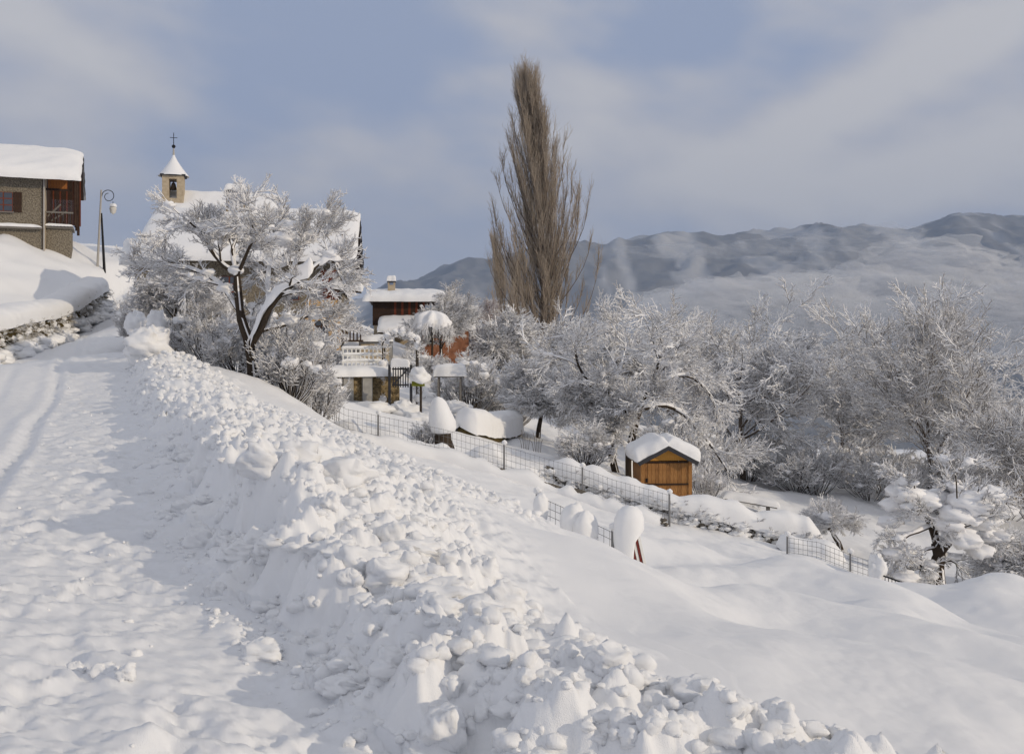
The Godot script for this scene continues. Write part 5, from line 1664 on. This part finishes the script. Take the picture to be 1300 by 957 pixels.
func wire_panel(o: Node, line: PackedVector3Array, h: float, origin: Vector3, post_every: int, gap := 0.15) -> void:
	var b := Buf.new()
	for k in line.size() - 1:
		var p := line[k] - origin
		var q := line[k + 1] - origin
		for j in 4:
			var y := h * (0.12 + 0.285 * j)
			limb(b, PackedVector3Array([p + Vector3(0, y, 0), q + Vector3(0, y, 0)]), PackedFloat32Array([0.006, 0.006]), 3)
		var n := int(p.distance_to(q) / gap)
		for e in n:
			var c := p.lerp(q, (e + 0.5) / n)
			limb(b, PackedVector3Array([c - Vector3(0, 0.1, 0), c + Vector3(0, h, 0)]), PackedFloat32Array([0.0055, 0.0055]), 3)
	tag(put("wire_mesh", arrays(b.v, b.n, b.i), M.wire, o), "", "", "", "stuff")
	for k in range(0, line.size(), post_every):
		rod(o, "post", [line[k] - origin - Vector3(0, 0.3, 0), line[k] - origin + Vector3(0, h + 0.06, 0)], 0.035, 0.03, M.wire, 6)
		put("post_snow", lump_meshes[0], M.snow, o, line[k] - origin + Vector3(0, h + 0.1, 0)).scale = Vector3(0.09, 0.08, 0.09)

func make_fences() -> void:
	# the long garden fence on its low dry-stone wall
	var fl := finer(along([[398, 33.0], [480, 33.3], [560, 33.5], [640, 33.2], [700, 33.0], [780, 32.2], [850, 31.5]]), 1.1)
	var f := thing("wire_fence", "long wire mesh fence on a low stone wall round the upper garden", "fence", fl[0])
	wire_panel(f, lifted(fl, 0.25), 0.75, fl[0], 2)
	var wl := lifted(fl, 0.0, fl[0])
	put("low_wall", roll_mesh(wl, 0.3, 0.24, 700, 4, 0.15), M.fence_stone, f)
	for k in wl.size() - 1:
		stones_on(f, wl[k] + Vector3(0, -0.1, 0.14), wl[k + 1] + Vector3(0, -0.1, 0.14), 0.3, Vector3(0, 0, 1), 710 + k, M.fence_stone, 0.085)
	put("fence_snow", roll_mesh(lifted(wl, 0.02), 0.85, 0.3, 701, 6, 0.45, 1.4), M.snow, f)
	put("drift", roll_mesh(lifted(finer(along([[412, 33.9], [480, 34.1], [560, 34.3], [640, 34.0], [700, 33.8]]), 1.0), -0.05, fl[0]), 1.0, 0.62, 702, 6, 0.4, 0.7), M.snow, f)
	# dry-stone wall buried in snow that carries on below the shed
	var sl := finer(along([[690, 34.2], [760, 33.6], [820, 33.0], [850, 32.6], [900, 32.4], [960, 32.3], [1010, 32.2], [1045, 32.0]]), 1.0)
	var s := thing("dry_stone_wall", "dry-stone wall capped with bulging snow below the garden shed", "wall", sl[0])
	var so := lifted(sl, 0.0, sl[0])
	put("wall_core", roll_mesh(so, 0.5, 0.55, 720, 5, 0.12), M.fence_stone, s)
	for k in so.size() - 1:
		stones_on(s, so[k] + Vector3(0, 0, 0.22), so[k + 1] + Vector3(0, 0, 0.22), 0.55, Vector3(0, 0, 1), 730 + k, M.fence_stone, 0.13)
	put("wall_snow", roll_mesh(lifted(so, 0.5), 0.95, 0.42, 721, 8, 0.35, 0.6), M.snow, s)
	var r := RandomNumberGenerator.new()
	r.seed = 77
	var bits := []
	var scrub := []
	for k in 260:
		var e := r.randf() * (so.size() - 1.01)
		var c := so[int(e)].lerp(so[int(e) + 1], e - int(e)) + Vector3(0, r.randf_range(0.0, 0.5), r.randf_range(0.2, 0.4))
		var q := r.randf_range(0.05, 0.17)
		bits.append(Transform3D(Basis(Vector3.UP, r.randf() * TAU).scaled(Vector3(q * 1.3, q * 0.8, q)), c))
		scrub.append(spray_at(c, Vector3(r.randf_range(-1, 1), r.randf_range(0.0, 1), 0.5).normalized(), r.randf_range(0.2, 0.42), r))
	many("ledge_snow", lump_meshes[0], bits, s, M.snow)
	many("scrub_twigs", S.near0, scrub, s)
	# lower wall with buried stones, then the black railing
	var ll := finer(along([[1000, 30.0], [1040, 29.6], [1080, 29.3], [1112, 29.0]]), 0.9)
	var lf := thing("wire_fence", "half-buried wire fence running down to the black railing", "fence", ll[0])
	wire_panel(lf, ll, 0.5, ll[0], 2, 0.13)
	put("fence_snow", roll_mesh(lifted(finer(along([[985, 31.0], [1030, 30.8], [1075, 30.4]]), 0.9), 0.1, ll[0]), 0.9, 0.45, 745, 8, 0.4, 0.8), M.snow, lf)
	var ra := px_at(1122, 28.4)
	var rb := px_at(1196, 28.2)
	var rl := thing("railing", "black iron railing ending beside the snow mound", "railing", ra)
	var D := rb - ra
	D.y = px(1196, 757, 28.2).y - px(1122, 731, 28.4).y
	var ty := px(1122, 731, 28.4).y - ra.y
	rod(rl, "top_rail", [Vector3(0, ty, 0), Vector3(D.x, ty + D.y, D.z)], 0.022, 0.022, M.black_metal, 6)
	rod(rl, "bottom_rail", [Vector3(0, ty - 0.5, 0), Vector3(D.x, ty + D.y - 0.5, D.z)], 0.014, 0.014, M.black_metal, 6)
	for k in 17:
		var c := D * (k + 0.5) / 17.0 + Vector3(0, ty, 0)
		rod(rl, "baluster", [c, c - Vector3(0, 0.8, 0)], 0.011, 0.011, M.black_metal, 5)
	capped("railing_post", "railing post with a horn of drifted snow", px_at(1114, 28.6), 0.9, 0.14, 0.42, 746, px(1114, 740, 28.6).y, px(1114, 706, 28.6).y)
	# second, nearer fence
	var nl := finer(along([[682, 20.4], [715, 20.1], [748, 19.8], [778, 19.5]]), 0.45)
	var nf := thing("wire_fence", "short sagging wire fence sunk between snowdrifts", "fence", nl[0])
	wire_panel(nf, nl, 0.52, nl[0], 3, 0.12)
	for q in [[727, 20.0, 0.28, 0.42], [744, 19.8, 0.27, 0.38], [687, 20.3, 0.16, 0.3]]:
		var c := px_at(q[0], q[1])
		var sc := put("fence_snow", lump_mesh(int(q[0]), 0.3, 18, 12), M.snow, nf, c - nl[0] + Vector3(0, 0.32, 0.05))
		sc.scale = Vector3(q[2], q[3], q[2])
	# red and white marker post under its snow
	var mp := px_at(797, 19.5)
	var m := thing("marker_post", "red and white road marker post under a tall loaf of snow", "post", mp)
	for k in 4:
		box(m, "plank", Vector3(0.13 + 0.055 * k, 0.1, 0.05), Vector3(0.05, 0.85, 0.06), M.red_paint if k % 2 == 0 else M.white_paint, Vector3(0, 0.2, 0.22))
	box(m, "post", Vector3(0.12, 0.3, -0.1), Vector3(0.1, 1.4, 0.1), M.dark_wood)
	var loaf := PackedVector3Array()
	var nn := FastNoiseLite.new()
	nn.seed = 14
	var prof := [[0.02, 1.12], [0.14, 1.09], [0.23, 1.0], [0.285, 0.86], [0.30, 0.65], [0.285, 0.42], [0.25, 0.2], [0.23, -0.05], [0.26, -0.3]]
	for j in prof.size():
		for i in 25:
			var ph := -TAU * (i % 24) / 24.0
			var q: float = prof[j][0] * (1.0 + 0.12 * nn.get_noise_3d(cos(ph) * 60.0, prof[j][1] * 60.0, sin(ph) * 60.0))
			var cutx := cos(ph) * q
			if prof[j][1] < 0.5:
				cutx = minf(cutx, 0.10)
			loaf.append(Vector3(cutx - 0.02 + 0.06 * prof[j][1], prof[j][1], sin(ph) * q))
	put("snow_cap", grid_mesh(loaf, 24, prof.size() - 1), M.snow, m)

# ---- broken snow thrown up by the plough
func make_chunks() -> void:
	var r := RandomNumberGenerator.new()
	r.seed = 2024
	var shapes: Array[ArrayMesh] = []
	for k in 7:
		shapes.append(lump_mesh(800 + k, 0.9, 22, 15, 0.42))
	# the big ones, each a thing: x, d in the photograph, radius
	var big := []
	for q in [[372, 8.5, 0.26], [392, 8.7, 0.22], [440, 8.3, 0.22], [478, 8.0, 0.20], [410, 8.9, 0.2], [300, 7.9, 0.2], [330, 7.6, 0.18], [345, 7.3, 0.15], [352, 7.05, 0.13], [310, 7.5, 0.16], [280, 8.4, 0.15], [255, 8.8, 0.1], [430, 6.6, 0.16], [452, 6.4, 0.17], [415, 6.8, 0.12], [520, 7.3, 0.2], [600, 6.9, 0.2], [545, 6.5, 0.17], [640, 6.3, 0.2], [700, 6.2, 0.19], [760, 5.9, 0.18], [820, 5.9, 0.17], [880, 5.8, 0.15], [560, 5.9, 0.2], [610, 5.6, 0.18], [490, 6.2, 0.15], [660, 5.5, 0.2], [725, 5.4, 0.17], [790, 5.4, 0.17], [930, 5.7, 0.13], [130, 5.2, 0.07], [95, 5.3, 0.05], [160, 5.1, 0.06], [185, 10.5, 0.07], [205, 9.5, 0.08], [190, 8.9, 0.06], [225, 11.0, 0.09], [175, 12.5, 0.08], [240, 12.0, 0.16], [228, 14.5, 0.16], [215, 18.0, 0.2], [205, 22.0, 0.24], [335, 8.2, 0.2], [262, 10.2, 0.15]]:
		big.append(px_at(q[0], q[1]) + Vector3(0, q[2] * 0.12, 0))
		big[-1] = [big[-1], q[2]]
	while big.size() < 120:
		var d := 4.4 + 9.0 * pow(r.randf(), 1.6)
		var t := r.randf_range(-0.15, 1.4) if r.randf() < 0.8 else r.randf_range(1.4, bank_width(d))
		var x := edge_x(d) + t * 1.2
		var s := r.randf_range(0.06, 0.15)
		big.append([Vector3(x, ground_y(x, -d) + s * 0.05, -d), s])
	for q in big:
		q[1] *= 0.85
		var o := put("snow_chunk", shapes[r.randi() % 7], M.snow)
		o.transform = Transform3D(Basis.from_euler(Vector3(r.randf_range(-0.5, 0.5), r.randf() * TAU, r.randf_range(-0.5, 0.5))).scaled(Vector3(q[1] * r.randf_range(0.85, 1.5), q[1] * r.randf_range(0.5, 1.0), q[1])), q[0])
		var size := "big broken block" if q[1] > 0.165 else ("broken lump" if q[1] > 0.1 else "small broken clod")
		tag(o, size + " of ploughed snow lying on the roadside bank", "snow lump", size + "s of ploughed snow")
	# crumbs too small to tell apart
	var lists := [[], [], []]
	for k in 3600:
		var d := 4.0 + 26.0 * pow(r.randf(), 1.5)
		var bw := bank_width(d)
		var t := r.randf_range(-0.3, bw) if r.randf() < 0.985 else r.randf_range(-1.7, 0.0)
		var x := edge_x(d) + t * 1.12
		var s := 0.016 + 0.06 * pow(r.randf(), 1.8) * (0.75 + d * 0.025)
		if t < 0.0:
			s *= 0.55
		lists[k % 3].append(Transform3D(Basis.from_euler(Vector3(r.randf_range(-0.6, 0.6), r.randf() * TAU, r.randf_range(-0.6, 0.6))).scaled(Vector3(s * r.randf_range(0.8, 1.4), s * r.randf_range(0.6, 1.0), s)), Vector3(x, ground_y(x, -d) + s * 0.02, -d)))
	for k in 3:
		var mm := many("snow_crumbs" if k == 0 else "snow_crumbs_%03d" % k, lump_mesh(820 + k, 0.95, 10, 7, 0.5), lists[k], self, M.snow)
		tag(mm, "small broken snow crumbs strewn over the ploughed bank", "snow", "", "stuff")
func make_things() -> void:
	make_sprays()
	make_houses()
	make_lamp()
	make_trees()
	make_garden()
	make_chunks()
